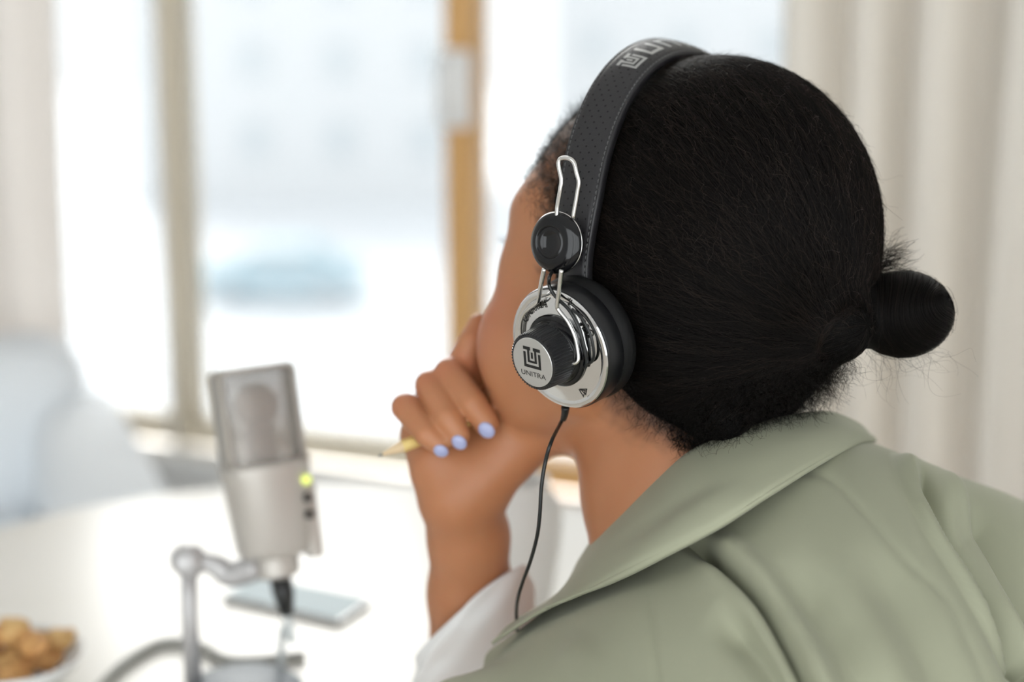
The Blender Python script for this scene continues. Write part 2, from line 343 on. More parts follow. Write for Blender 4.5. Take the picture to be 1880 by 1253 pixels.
class Field:                                  # signed distances on a grid, meshed into one continuous surface
    def __init__(s, lo, hi, h):
        s.lo = np.array(lo, float); s.h = h; s.n = np.ceil((np.array(hi)-s.lo)/h).astype(int)+1
        s.D = np.full(s.n, 40.0, np.float32)
    def _win(s, lo, hi):
        a = np.clip(np.floor((lo-s.lo)/s.h).astype(int), 0, s.n); b = np.clip(np.ceil((hi-s.lo)/s.h).astype(int)+1, 0, s.n)
        sl = tuple(slice(a[i], b[i]) for i in range(3))
        g = np.meshgrid(*[np.float32(s.lo[i]+s.h*np.arange(a[i], b[i])) for i in range(3)], indexing='ij')
        return sl, g
    def _mix(s, sl, d, k, sub=False):
        A = s.D[sl]
        if sub: d = -d; hh = np.clip(0.5-0.5*(d-A)/k, 0, 1); s.D[sl] = A*0 + (d*(1-hh)+A*hh + k*hh*(1-hh)) if False else np.maximum(A, d)
        else:
            hh = np.clip(0.5+0.5*(A-d)/k, 0, 1); s.D[sl] = A*(1-hh)+d*hh-k*hh*(1-hh)
    def ell(s, c, r, ax=HAX, k=10.0, sub=False):
        c = np.asarray(c, float); r = np.asarray(r, float); R = r.max()+k+8
        sl, g = s._win(c-R, c+R)
        q = [(g[0]-c[0])*a[0]+(g[1]-c[1])*a[1]+(g[2]-c[2])*a[2] for a in ax]
        k0 = np.sqrt(sum((q[i]/r[i])**2 for i in range(3)))+1e-6; k1 = np.sqrt(sum((q[i]/r[i]**2)**2 for i in range(3)))+1e-6
        s._mix(sl, k0*(k0-1)/k1, k, sub)
    def cone(s, a, b, ra, rb, k=8.0):
        a = np.asarray(a, float); b = np.asarray(b, float); R = max(ra, rb)+k+8
        sl, g = s._win(np.minimum(a, b)-R, np.maximum(a, b)+R); ba = b-a
        t = np.clip(((g[0]-a[0])*ba[0]+(g[1]-a[1])*ba[1]+(g[2]-a[2])*ba[2])/np.dot(ba, ba), 0, 1)
        d = np.sqrt((g[0]-a[0]-t*ba[0])**2+(g[1]-a[1]-t*ba[1])**2+(g[2]-a[2]-t*ba[2])**2)-(ra+(rb-ra)*t)
        s._mix(sl, d, k)
    def chain(s, pts, rs, k=3.0, k0=None):
        for i in range(len(pts)-1): s.cone(pts[i], pts[i+1], rs[i], rs[i+1], k0 if (k0 and i == 0) else k)
    def sample(s, p):                         # trilinear
        q = (np.asarray(p)-s.lo)/s.h; q = np.clip(q, 0, np.array(s.n)-1.001); i = q.astype(int); f = q-i; r = 0
        for dx in (0, 1):
            for dy in (0, 1):
                for dz in (0, 1):
                    wgt = (f[:, 0] if dx else 1-f[:, 0])*(f[:, 1] if dy else 1-f[:, 1])*(f[:, 2] if dz else 1-f[:, 2])
                    r = r + wgt*s.D[i[:, 0]+dx, i[:, 1]+dy, i[:, 2]+dz]
        return r
    def grad(s, p, e=1.5):
        g = np.stack([s.sample(p+np.eye(3)[i]*e)-s.sample(p-np.eye(3)[i]*e) for i in range(3)], 1)
        return g/(np.linalg.norm(g, axis=1, keepdims=True)+1e-9)
    def mesh(s):
        D = s.D; I = D < 0; n = s.n-1
        cnt = np.zeros(n, np.int8)
        for dx in (0, 1):
            for dy in (0, 1):
                for dz in (0, 1): cnt += I[dx:n[0]+dx, dy:n[1]+dy, dz:n[2]+dz]
        act = np.argwhere((cnt > 0) & (cnt < 8)); idx = np.full(n, -1, np.int32); idx[act[:, 0], act[:, 1], act[:, 2]] = np.arange(len(act))
        acc = np.zeros((len(act), 3)); num = np.zeros(len(act))
        cs = [(x, y, z) for x in (0, 1) for y in (0, 1) for z in (0, 1)]
        val = {c: D[act[:, 0]+c[0], act[:, 1]+c[1], act[:, 2]+c[2]] for c in cs}
        for c in cs:
            for ax in range(3):
                if c[ax] == 0:
                    e = list(c); e[ax] = 1; e = tuple(e); a, b = val[c], val[e]; m = (a < 0) != (b < 0)
                    t = np.where(m, a/(a-b+1e-12), 0); p = np.tile(np.array(c, float), (len(act), 1)); p[:, ax] = t
                    acc[m] += p[m]; num[m] += 1
        V = s.lo + s.h*(act+acc/num[:, None]); Fs = []
        for ax in range(3):
            b_, c_ = (ax+1) % 3, (ax+2) % 3
            sl0 = [slice(1, n[i]) for i in range(3)]; sl0[ax] = slice(0, n[ax]); sl1 = list(sl0); sl1[ax] = slice(1, n[ax]+1)
            A, B = I[tuple(sl0)], I[tuple(sl1)]
            for flip, mk in ((False, A & ~B), (True, ~A & B)):
                e = np.argwhere(mk); 
                if not len(e): continue
                off = np.ones(3, int); off[ax] = 0; e = e+off
                def cell(db, dc):
                    q = e.copy(); q[:, b_] -= db; q[:, c_] -= dc; return idx[q[:, 0], q[:, 1], q[:, 2]]
                quad = np.stack([cell(0, 0), cell(1, 0), cell(1, 1), cell(0, 1)], 1)
                Fs.append(quad[:, ::-1] if flip else quad)
        Fq = np.vstack(Fs); Fq = Fq[(Fq >= 0).all(1)]
        return V, Fq
def relax(V, Fq, it=2, lam=0.5):
    e = np.vstack([Fq[:, [0, 1]], Fq[:, [1, 2]], Fq[:, [2, 3]], Fq[:, [3, 0]]]); n = len(V)
    deg = np.bincount(e[:, 0], minlength=n)+np.bincount(e[:, 1], minlength=n)
    for _ in range(it):
        acc = np.stack([np.bincount(e[:, 0], V[e[:, 1], i], n)+np.bincount(e[:, 1], V[e[:, 0], i], n) for i in range(3)], 1)
        V = V+lam*(acc/np.maximum(deg, 1)[:, None]-V)
    return V

# ------------------------------------------------------------------ body: head, neck, trunk, right arm and hand
B = Field((-130, -420, -170), (330, 190, 110), 2.0)
B.ell(HF(0, 0, 0), (106, 86, 103), k=1)
B.ell(HF(15, 0, 8), (98, 88, 98), k=8)
B.ell(HF(42, 0, -72), (62, 62, 84), k=20)                            # face
B.ell(HF(84, 0, -12), (20, 48, 20), k=14)                            # brow
for sg in (-1, 1):
    B.ell(HF(54, sg*46, -84), (36, 36, 44), k=14)                    # cheek
    B.cone(HF(2, sg*62, -92), HF(78, sg*24, -146), 20, 19, k=18)     # jaw
    B.ell(HF(72, sg*42, -8), (28, 30, 24), k=18); B.ell(HF(70, sg*42, -42), (26, 28, 26), k=16); B.ell(HF(91, sg*36, -38), (9, 15, 10), k=6)                     # eyelid
B.ell(HF(92, 0, -146), (22, 26, 20), k=12)                           # chin
B.chain([HF(96, 0, -42), HF(106, 0, -62), HF(119, 0, -84)], [8, 9, 13], k=8)   # nose
for sg in (-1, 1): B.ell(HF(109, sg*13, -88), (13, 9, 10), k=6)
B.ell(HF(108, 0, -112), (12, 25, 7), k=5); B.ell(HF(106, 0, -124), (12, 22, 8), k=5)   # lips
for sg in (-1, 1):                                                   # ears
    e0 = HF(-14, sg*84, -52)
    B.ell(e0, (24, 7, 33), np.array([nrm(F_*0.95+sg*L_*-0.3), nrm(L_*sg+F_*0.3), U_]), k=4)
    B.ell(e0+8*L_*sg-2*F_, (14, 5, 20), k=3, sub=False)
B.cone(P(1235, 690, 1.085), P(1288, 965, 1.075), 60, 63, k=26)       # neck
B.cone(P(1255, 905, 1.075), P(1335, 1090, 1.07), 62, 80, k=25)
B.ell(P(1440, 1420, 1.03), (135, 160, 80), np.eye(3), k=30)          # trunk, inside the clothes
B.cone(P(1400, 1130, 1.08), P(1640, 1190, 1.17), 62, 52, k=30)       # right shoulder
ELB = P(868, 1290, 1.20)
B.cone(P(1640, 1190, 1.17), P(1250, 1262, 1.24), 46, 42, k=15)
B.cone(P(1250, 1262, 1.24), ELB, 42, 36, k=15)
WR = P(846, 905, 1.125)
B.chain([ELB, P(864, 1090, 1.165), P(860, 985, 1.142), WR], [31, 28, 26, 25], k=10)
# the hand: palm towards the camera, fingers folded over the pencil
k = 9
B.cone(WR, P(812, 800, 1.128), 25, 17, k=12); B.cone(WR, P(862, 770, 1.135), 25, 16, k=12)
B.cone(P(806, 842, 1.122), P(776, 800, 1.13), 22, 15, k=10)          # heel, little-finger side
B.cone(P(888, 868, 1.118), P(962, 800, 1.118), 24, 21, k=12)         # ball of the thumb
B.cone(P(935, 812, 1.122), P(905, 770, 1.13), 20, 16, k=12)
B.chain([P(955, 802, 1.122), P(968, 752, 1.145), P(940, 712, 1.16)], [15, 11, 9], k=6)
B.chain([P(790, 790, 1.135), P(850, 750, 1.142), P(882, 728, 1.145)], [15, 15, 14], k=10)
fingers = {
 'index':  ([(880, 728, 1.145), (848, 668, 1.118), (866, 628, 1.118), (879, 596, 1.124)], [12.5, 10.3, 9.0, 7.6]),
 'middle': ([(852, 742, 1.148), (826, 686, 1.110), (868, 742, 1.090), (893, 777, 1.087)], [12.0, 10.4, 9.3, 8.4]),
 'ring':   ([(818, 762, 1.145), (789, 708, 1.108), (822, 768, 1.087), (842, 799, 1.086)], [11.5, 9.9, 8.7, 7.8]),
 'little': ([(784, 786, 1.138), (744, 748, 1.106), (784, 798, 1.087), (806, 816, 1.086)], [11.0, 9.2, 8.2, 7.2]),
}
FP = {}
for nm, (pts, rs) in fingers.items():
    q = [P(*a) for a in pts]; FP[nm] = q; B.chain(q, rs, k=1.0, k0=3)
BV, BF = B.mesh(); BV = relax(BV, BF, 2, 0.5)

# ------------------------------------------------------------------ hair volume
H = Field((-60, -160, -130), (310, 200, 150), 2.0)
H.ell(HF(-13, 0, 12), (110, 95, 116), k=1)
H.ell(HF(3, 0, 17), (98, 92, 101), k=6)
H.ell(HF(-52, 0, -50), (50, 56, 66), k=22)
H.cone(HF(-90, 0, -14), HF(-118, 0, 0), 34, 22, k=14)
BUN = P(1657, 577, 1.022); BUNR = 30.0
H.cone(HF(-106, 0, -8), BUN, 18, 15, k=8)
H.ell(BUN, (29.5, 25.5, 28), np.eye(3), k=6)
H.cone(HF(-56, -4, -84), P(1335, 780, 1.006), 34, 11, k=16)
HV, HFc = H.mesh(); HV = relax(HV, HFc, 1, 0.5)

# ------------------------------------------------------------------ skin
def skin_material():
    m = mat('skin', (0.475, 0.208, 0.100), 0.46, spec=0.42, sss=0.0, noise=(28, (0.40, 0.158, 0.070), 0.55), bump=(420, 0.12, 0.0006))
    nt = m.node_tree; b = nt.nodes['Principled BSDF']
    b.inputs['Subsurface Weight'].default_value = 0.25; b.inputs['Subsurface Radius'].default_value = (1.0, 0.35, 0.2); b.inputs['Subsurface Scale'].default_value = 0.005
    src = b.inputs['Base Color'].links[0].from_socket
    at = nt.nodes.new('ShaderNodeAttribute'); at.attribute_name = 'scalp'
    mx = nt.nodes.new('ShaderNodeMix'); mx.data_type = 'RGBA'; mx.inputs[7].default_value = (0.045, 0.022, 0.014, 1)
    nt.links.new(at.outputs['Fac'], mx.inputs[0]); nt.links.new(src, mx.inputs[6]); nt.links.new(mx.outputs[2], b.inputs['Base Color'])
    at2 = nt.nodes.new('ShaderNodeAttribute'); at2.attribute_name = 'flush'
    m2 = nt.nodes.new('ShaderNodeMix'); m2.data_type = 'RGBA'; m2.inputs[7].default_value = (0.47, 0.15, 0.085, 1)
    nt.links.new(at2.outputs['Fac'], m2.inputs[0]); nt.links.new(src, m2.inputs[6]); nt.links.new(m2.outputs[2], mx.inputs[6])
    return m
M['skin'] = skin_material()
def smooth01(x): x = np.clip(x, 0, 1); return x*x*(3-2*x)
person = thing('person', W(P(1330, 1400, 1.08)), 'person in sage green jacket and headphones seen from behind, chin resting on hand', 'person')
body = build('body', W(BV), BF, M['skin'], person)
hd = H.sample(BV)
inb = ((BV > H.lo+3) & (BV < H.lo+H.h*(H.n-2)-3)).all(1)
fq = (BV-S)@F_; uq = (BV-S)@U_; wm = 5+15*smooth01((30-fq)/50)+6*smooth01((uq-5)/15)                    # the hair thins out slowly at the nape, faster at the temple
nz = np.sin(BV[:, 0]*0.55+np.sin(BV[:, 1]*0.4))*np.sin(BV[:, 1]*0.6+np.sin(BV[:, 2]*0.5))
sc_ = np.where(inb, smooth01((wm-hd+nz*2)/(wm+2))*0.85, 0)
a_ = body.data.attributes.new('scalp', 'FLOAT', 'POINT'); a_.data.foreach_set('value', sc_.astype(np.float32))
fl_ = np.zeros(len(BV))
for c, r in ((HF(70, 60, -80), 34), (P(826, 686, 1.110), 14), (P(789, 708, 1.108), 13), (P(744, 748, 1.106), 12), (P(848, 668, 1.118), 14), (HF(-14, 90, -52), 34)):
    fl_ = np.maximum(fl_, smooth01(1.2-np.linalg.norm(BV-c, axis=1)/r)*0.7)
a_ = body.data.attributes.new('flush', 'FLOAT', 'POINT'); a_.data.foreach_set('value', fl_.astype(np.float32))

def ellipsoid(c, r, ax, nu=16, nv=10):
    V = []; F = []
    for i in range(nv+1):
        t = math.pi*i/nv
        for j in range(nu):
            a = 2*math.pi*j/nu
            q = np.array([math.sin(t)*math.cos(a)*r[0], math.sin(t)*math.sin(a)*r[1], math.cos(t)*r[2]]); V.append(np.asarray(c)+q[0]*ax[0]+q[1]*ax[1]+q[2]*ax[2])
    for i in range(nv):
        for j in range(nu): F.append((i*nu+j, i*nu+(j+1) % nu, (i+1)*nu+(j+1) % nu, (i+1)*nu+j))
    return np.array(V), F
M['nail'] = mat('periwinkle_nail_polish', (0.37, 0.40, 0.62), 0.3, coat=0.3)
for nm in ('middle', 'ring', 'little'):
    q = FP[nm]; rs = fingers[nm][1]; d = nrm(q[3]-q[2])
    back = nrm(np.array([-0.1, -0.5, 1.0]) if nm != 'index' else np.array([-0.5, 0.1, 0.7]))
    back = nrm(back-d*np.dot(back, d)); ax = np.array([np.cross(d, back), nrm(d*0.95-back*0.35), nrm(back*0.95+d*0.35)])
    v, f = ellipsoid(q[3]+d*rs[3]*0.30+ax[2]*rs[3]*0.80, (rs[3]*0.60, rs[3]*0.70, 2.0), ax)
    tag(build('fingernail', W(v), f, M['nail'], body), 'pale periwinkle fingernail')
M['eye'] = mat('eye_white', (0.8, 0.78, 0.75), 0.2); M['iris'] = mat('brown_iris', (0.05, 0.025, 0.012), 0.2)
for sg in (-1, 1):
    c = HF(91.5, sg*36, -40); v, f = ellipsoid(c, (12, 12, 12), HAX); e = build('eye', W(v), f, M['eye'], body)
    v, f = ellipsoid(c+F_*9.0, (3.6, 5.5, 5.5), HAX); build('iris', W(v), f, M['iris'], e)

# ------------------------------------------------------------------ hair
M['hair'] = mat('black_hair', (0.0022, 0.0018, 0.0016), 0.65, spec=0.08, bump=(900, 0.4, 0.001))
M['strand'] = mat('dark_brown_hair_strand', (0.0045, 0.0034, 0.0028), 0.45, spec=0.14)
M['strand_lit'] = mat('lit_hair_strand', (0.016, 0.010, 0.007), 0.5, spec=0.2)  # brown highlights of the lit hair put into the strand colour
M['frizz'] = mat('fine_lit_hair', (0.030, 0.020, 0.015), 0.5, spec=0.25)  # brighter colour paints the highlights on the frizz
hair = tag(build('hair', W(HV), HFc, M['hair'], person), 'black hair drawn back into a small low bun')
ROOT = HF(-108, 0, -4)
def strands_mesh(name, P3, rad, m, parent):      # P3: (n, k, 3) in mm; three-sided hairs that thin towards the tip
    n, k_, _ = P3.shape
    t = np.gradient(P3, axis=1); t /= np.linalg.norm(t, axis=2, keepdims=True)+1e-9
    u = np.cross(t, np.array([0.31, 0.52, 0.79])); u /= np.linalg.norm(u, axis=2, keepdims=True)+1e-9; b = np.cross(t, u)
    tp = np.linspace(1, 0.35, k_)[None, :, None]*np.asarray(rad).reshape(-1, 1, 1)
    ring = np.stack([P3+tp*(math.cos(a)*u+math.sin(a)*b) for a in (0, 2.094, 4.189)], 2)      # n,k,3,3
    V = W(ring.reshape(-1, 3)) - origin_of(parent)
    base = (np.arange(n)*k_*3)[:, None, None]+(np.arange(k_-1)*3)[None, :, None]
    j = np.arange(3)[None, None, :]; j2 = (j+1) % 3
    Q = np.stack([base+j, base+j2, base+3+j2, base+3+j], -1).reshape(-1, 4)
    me = bpy.data.meshes.new(name); me.vertices.add(len(V)); me.vertices.foreach_set('co', V.astype(np.float32).ravel())
    me.loops.add(Q.size); me.loops.foreach_set('vertex_index', Q.astype(np.int32).ravel())
    me.polygons.add(len(Q)); me.polygons.foreach_set('loop_start', np.arange(0, Q.size, 4, dtype=np.int32))
    me.polygons.foreach_set('use_smooth', np.ones(len(Q), bool)); me.update(calc_edges=True)
    o = bpy.data.objects.new(name, me); COL.objects.link(o); me.materials.append(m); o.parent = parent
    o['kind'] = 'stuff'
    return o
def surf_points(V, Fq, n, keep):
    a, b, c = V[Fq[:, 0]], V[Fq[:, 1]], V[Fq[:, 2]]
    cen = (a+c)/2; ok = keep(cen); idx = np.nonzero(ok)[0]
    ar = np.linalg.norm(np.cross(b[idx]-a[idx], c[idx]-a[idx]), axis=1); pick = rng.choice(idx, n, p=ar/ar.sum())
    s, t = rng.random((2, n, 1)); d = V[Fq[pick, 3]]
    return (a[pick]*(1-s)+b[pick]*s)*(1-t)+(d*(1-s)+c[pick]*s)*t
def settle(p, off, field=None, it=2):
    field = field or H
    for _ in range(it): p = p-field.grad(p)*(field.sample(p)-off)[:, None]*0.9
    return p
def flow(p0, steps, step, lift, wob, stop=22.0):
    n = len(p0); out = [p0]; p = p0.copy(); ph = rng.uniform(0, 6.28, (n, 2)); fr = rng.uniform(0.5, 1.4, (n, 1))
    for k_ in range(1, steps):
        g = H.grad(p); d = ROOT-p; dist = np.linalg.norm(d, axis=1, keepdims=True); d = d-g*(d*g).sum(1, keepdims=True)
        d /= np.linalg.norm(d, axis=1, keepdims=True)+1e-9; sd_ = np.cross(g, d)
        mv = d+sd_*wob[:, None]*np.sin(ph[:, :1]+fr*k_)
        q = p+mv*step*np.clip(dist/stop, 0, 1); q = settle(q, lift*(0.4+0.6*np.abs(np.sin(ph[:, 1]+k_*0.7))), it=1); out.append(q); p = q
    return np.stack(out, 1)
scalp = lambda c: (np.linalg.norm(c-BUN, axis=1) > 36) & (c[:, 2] > -70) & (B.sample(c) > -1.0)
p0 = settle(surf_points(HV, HFc, 7500, scalp), 0.2)
st = flow(p0, 11, 6.5, rng.uniform(0.1, 1.0, len(p0)), rng.uniform(0.0, 0.22, len(p0)))
strands_mesh('hair_strands', st, rng.uniform(0.10, 0.19, len(st)), M['strand'], hair)
p0 = settle(surf_points(HV, HFc, 1500, scalp), 0.3)
st = flow(p0, 10, 5.5, rng.uniform(0.2, 1.5, len(p0)), rng.uniform(0.1, 0.5, len(p0)))
strands_mesh('hair_strands', st, rng.uniform(0.09, 0.15, len(st)), M['strand_lit'], hair)
def curls(p0, dir_, length, steps, cr, turns, flat=None, droop=0.0, spread=0.5):
    n = len(p0); d = dir_+rng.normal(0, spread, (n, 3))
    if flat is not None: d = d-flat*(d*flat).sum(1, keepdims=True)*0.92
    d /= np.linalg.norm(d, axis=1, keepdims=True)
    a = np.cross(d, rng.normal(0, 1, (n, 3))); a /= np.linalg.norm(a, axis=1, keepdims=True); b = np.cross(d, a)
    t = np.linspace(0, 1, steps)[None, :, None]; ln = np.broadcast_to(length, (n,))[:, None, None]
    ang = 2*math.pi*(np.broadcast_to(turns, (n,))[:, None, None]*t); c_ = np.broadcast_to(cr, (n,))[:, None, None]
    r = p0[:, None]+d[:, None]*ln*t + a[:, None]*c_*np.sin(ang) + b[:, None]*c_*(1-np.cos(ang))
    r[:, :, 1] -= (droop*ln*t**2)[:, :, 0]
    return r
# loose frizz all over the drawn-back hair, fly-away hairs on its outline
p0 = settle(surf_points(HV, HFc, 2600, lambda c: scalp(c) & (H.grad(c)[:, 1] > -0.2)), 0.2)
g = H.grad(p0); d = ROOT-p0; d -= g*(d*g).sum(1, keepdims=True); d /= np.linalg.norm(d, axis=1, keepdims=True)
st = curls(p0, d+g*0.08, rng.uniform(10, 26, len(p0)), 9, rng.uniform(0.4, 1.6, len(p0)), rng.uniform(0.5, 2.2, len(p0)), flat=g, spread=0.4)
strands_mesh('frizz', st, rng.uniform(0.07, 0.12, len(st)), M['frizz'], hair)
p0 = settle(surf_points(HV, HFc, 100, lambda c: scalp(c)), 0.2); g = H.grad(p0); d = ROOT-p0; d -= g*(d*g).sum(1, keepdims=True); d /= np.linalg.norm(d, axis=1, keepdims=True)
st = curls(p0, d+g*0.5, rng.uniform(8, 28, len(p0)), 11, rng.uniform(0.8, 3.0, len(p0)), rng.uniform(0.3, 1.1, len(p0)), spread=0.3)
strands_mesh('flyaway_hairs', st, rng.uniform(0.06, 0.09, len(st)), M['strand'], hair)
# the bun: hair wound round it, wisps at its root
def bun_strands(n, r0, r1, arc0, arc1, rad, m):
    axb = nrm(nrm(BUN-ROOT)*0.75+np.array([0.1, 0.25, 0.6])); x, y, a = basis(axb)
    lat = rng.uniform(-1.25, 1.45, n); th0 = rng.uniform(0, 6.28, n); arc = rng.uniform(arc0, arc1, n); r = rng.uniform(r0, r1, n)
    t = np.linspace(0, 1, 14)[None]; th = th0[:, None]+arc[:, None]*t; la = lat[:, None]+0.22*np.sin(th*1.0+0.7)+0.08*np.sin(3*th+lat[:, None])
    q = np.stack([np.cos(la)*np.cos(th), np.cos(la)*np.sin(th), np.sin(la)], -1)*(r[:, None, None]-30.0)
    e = np.stack([np.cos(la)*np.cos(th), np.cos(la)*np.sin(th), np.sin(la)], -1); e = e[..., :1]*x+e[..., 1:2]*y+e[..., 2:]*a
    q = q[..., :1]*x+q[..., 1:2]*y+q[..., 2:]*a
    return strands_mesh('bun_strands', BUN+e*np.array([29.5, 25.5, 28.0])+q, np.full(n, rad), m, hair)
bun_strands(1300, 30.2, 31.0, 0.8, 2.4, 0.15, M['strand'])
bun_strands(160, 30.8, 33.0, 0.5, 1.6, 0.08, M['strand_lit'])
p0 = P(1612, 487, 1.035)+rng.normal(0, 1, (170, 3))*np.array([3.5, 3.5, 6])
st = curls(p0, np.tile(nrm([0.85, 0.42, 0.1]), (len(p0), 1)), rng.uniform(9, 25, len(p0)), 12, rng.uniform(0.5, 2.0, len(p0)), rng.uniform(0.4, 1.3, len(p0)), spread=0.28)
strands_mesh('wisps', st, rng.uniform(0.10, 0.20, len(st)), M['strand'], hair)
p0 = BUN+np.array([-8, -23, 4])+rng.normal(0, 1, (60, 3))*np.array([12, 3, 8])
st = curls(p0, np.tile(nrm([0.5, -0.5, 0.1]), (len(p0), 1)), rng.uniform(14, 36, len(p0)), 16, rng.uniform(3, 8, len(p0)), rng.uniform(0.3, 0.9, len(p0)), spread=0.4)
strands_mesh('wisps', st, rng.uniform(0.05, 0.08, len(st)), M['strand_lit'], hair)
# curly short hair at the nape and behind the ear, fading out over the skin
def region_roots(V, Fq, poly, n, dens=None):
    poly = np.array(poly, float)
    def inside(c):
        q = proj(c); x, y = q[:, 0], q[:, 1]; r = np.zeros(len(c), bool); j = len(poly)-1
        for i in range(len(poly)):
            xi, yi = poly[i]; xj, yj = poly[j]; m_ = ((yi > y) != (yj > y)) & (x < (xj-xi)*(y-yi)/(yj-yi+1e-9)+xi); r ^= m_; j = i
        return r
    p = surf_points(V, Fq, n*3 if dens else n, lambda c: inside(c) & (c[:, 2] > -40))
    if dens:
        pr = dens(proj(p)); p = p[rng.random(len(p)) < pr][:n]
    return p
nape = [(1150, 590), (1215, 600), (1300, 690), (1350, 770), (1340, 830), (1250, 830), (1185, 740)]
p0 = region_roots(BV, BF, nape, 5200, lambda q: np.clip((q[:, 0]-1160-0.18*(q[:, 1]-640))/95, 0.05, 1)**1.3)
g = B.grad(p0); dn = np.tile(np.array([0.45, -0.6, 0.1]), (len(p0), 1)); dn -= g*(dn*g).sum(1, keepdims=True)*0.8
st = curls(p0+g*0.2, dn+g*0.25, rng.uniform(5, 15, len(p0)), 11, rng.uniform(0.8, 2.2, len(p0)), rng.uniform(0.6, 1.8, len(p0)), spread=0.5)
strands_mesh('nape_curls', st, rng.uniform(0.07, 0.13, len(st)), M['strand'], hair)
edge = lambda c: (np.abs(B.sample(c)) < 5) & (c[:, 2] > -10) & ((c-S)@U_ < -20) & ((c-S)@F_ < 5)
p0 = surf_points(HV, HFc, 1600, edge); g = B.grad(p0); dn = np.tile(np.array([-0.05, -0.7, 0.1]), (len(p0), 1)); dn -= g*(dn*g).sum(1, keepdims=True)*0.9
st = curls(p0, dn+g*0.2, rng.uniform(5, 16, len(p0)), 11, rng.uniform(0.6, 2.0, len(p0)), rng.uniform(0.5, 1.6, len(p0)), spread=0.45)
strands_mesh('nape_curls', st, rng.uniform(0.08, 0.14, len(st)), M['strand'], hair)
p0 = region_roots(HV, HFc, [(1260, 700), (1560, 640), (1560, 800), (1440, 860), (1260, 860)], 1500)
p0 = settle(p0, 0.0); g = H.grad(p0)
st = curls(p0, g*0.7+np.array([0.3, -0.75, 0.1]), rng.uniform(6, 20, len(p0)), 14, rng.uniform(1.2, 3.2, len(p0)), rng.uniform(0.7, 2.0, len(p0)), spread=0.45)
strands_mesh('nape_curls', st, rng.uniform(0.08, 0.14, len(st)), M['strand'], hair)
p0 = region_roots(HV, HFc, [(1275, 730), (1545, 640), (1535, 770), (1400, 810), (1285, 840)], 2200)
p0 = settle(p0, -0.5); g = H.grad(p0); p0 = p0[g[:, 2] > 0.1]; g = g[g[:, 2] > 0.1]
st = curls(p0, g*0.5+np.array([0.12, -0.75, 0.55]), rng.uniform(8, 24, len(p0)), 14, rng.uniform(1.0, 2.8, len(p0)), rng.uniform(0.7, 2.2, len(p0)), spread=0.4)
strands_mesh('nape_curls', st, rng.uniform(0.08, 0.15, len(st)), M['strand'], hair)
# temple: short fine hair thinning out towards the forehead
tmp = [(935, 210), (1120, 100), (1140, 300), (1060, 470), (1000, 430), (955, 370)]
p0 = region_roots(BV, BF, tmp, 4600, lambda q: np.clip((q[:, 0]-945-np.abs(q[:, 1]-300)*0.20)/55, 0.05, 1))
g = B.grad(p0); d = ROOT-p0; d -= g*(d*g).sum(1, keepdims=True); d /= np.linalg.norm(d, axis=1, keepdims=True)
st = curls(p0+g*0.3, d+g*0.12, rng.uniform(7, 18, len(p0)), 9, rng.uniform(0.3, 1.2, len(p0)), rng.uniform(0.4, 1.6, len(p0)), spread=0.35)
strands_mesh('temple_hairs', st, rng.uniform(0.07, 0.12, len(st)), M['strand'], hair)
p0 = HF(101, 42, -36)+rng.normal(0, 1, (26, 3))*np.array([2, 1, 3])
st = curls(p0, np.tile(nrm(F_*0.9+U_*0.25+L_*0.3), (26, 1)), rng.uniform(6, 10, 26), 6, 0.8, 0.4, spread=0.15)
strands_mesh('eyelashes', st, np.full(26, 0.12), M['hair'], body)

# ------------------------------------------------------------------ jacket
def patch(ctrl, nu, nv):                       # ctrl[row][col] of (px, py, depth): interpolated both ways
    C = np.array([[P(*q) for q in row] for row in ctrl])
    A = np.stack([catmull(C[i], nu) for i in range(C.shape[0])])             # rows x nu
    return np.stack([catmull(A[:, j], nv) for j in range(nu)])               # nu x nv
def normals(G):
    du = np.gradient(G, axis=0); dv = np.gradient(G, axis=1); n = np.cross(du, dv); return n/(np.linalg.norm(n, axis=2, keepdims=True)+1e-9)
def polydist(Q, line):                         # signed distance and parameter along a polyline given in photo pixels
    L2 = catmull(np.array(line, float), 60); best = np.full(Q.shape[:2], 1e9); sgn = np.zeros(Q.shape[:2]); par = np.zeros(Q.shape[:2])
    for i in range(len(L2)-1):
        a, b = L2[i], L2[i+1]; ab = b-a; t = np.clip(((Q-a)@ab)/(ab@ab+1e-9), 0, 1); r = Q-a-t[..., None]*ab; d = np.linalg.norm(r, axis=2)
        m_ = d < best; best[m_] = d[m_]; sgn[m_] = np.sign(ab[0]*r[..., 1]-ab[1]*r[..., 0])[m_]; par[m_] = ((i+t)/(len(L2)-1))[m_]
    return best*np.where(sgn == 0, 1, sgn), par
BASE = {}
def set_base(G): BASE['N'] = normals(G); BASE['N'] *= np.where(BASE['N'][..., 2:3] < 0, -1.0, 1.0); BASE['Q'] = proj(G); return G
def fold(G, line, amp, wl, wr, ends=(0.15, 0.15), kind='bell'):
    N = BASE['N']; s, t = polydist(BASE['Q'], line); w_ = np.where(s < 0, wl, wr)
    e = smooth01(t/max(ends[0], 1e-3))*smooth01((1-t)/max(ends[1], 1e-3)) if ends else 1.0
    if ends == (0, 0): e = np.ones_like(t)
    pr = np.exp(-(s/w_)**2) if kind == 'bell' else np.exp(-np.abs(s)/w_)
    return G + N*(amp*e*pr*smooth01((N[..., 2]-0.02)/0.40))[..., None]
def cloth_material():
    m = mat('sage_cotton', (0.355, 0.363, 0.262), 0.75, spec=0.25, sheen=0.1, noise=(7, (0.335, 0.343, 0.245), 0.6), bump=(1500, 0.15, 0.0003))
    return m
M['jacket'] = cloth_material()
M['seam'] = mat('sage_seam_thread', (0.12, 0.13, 0.09), 0.8)
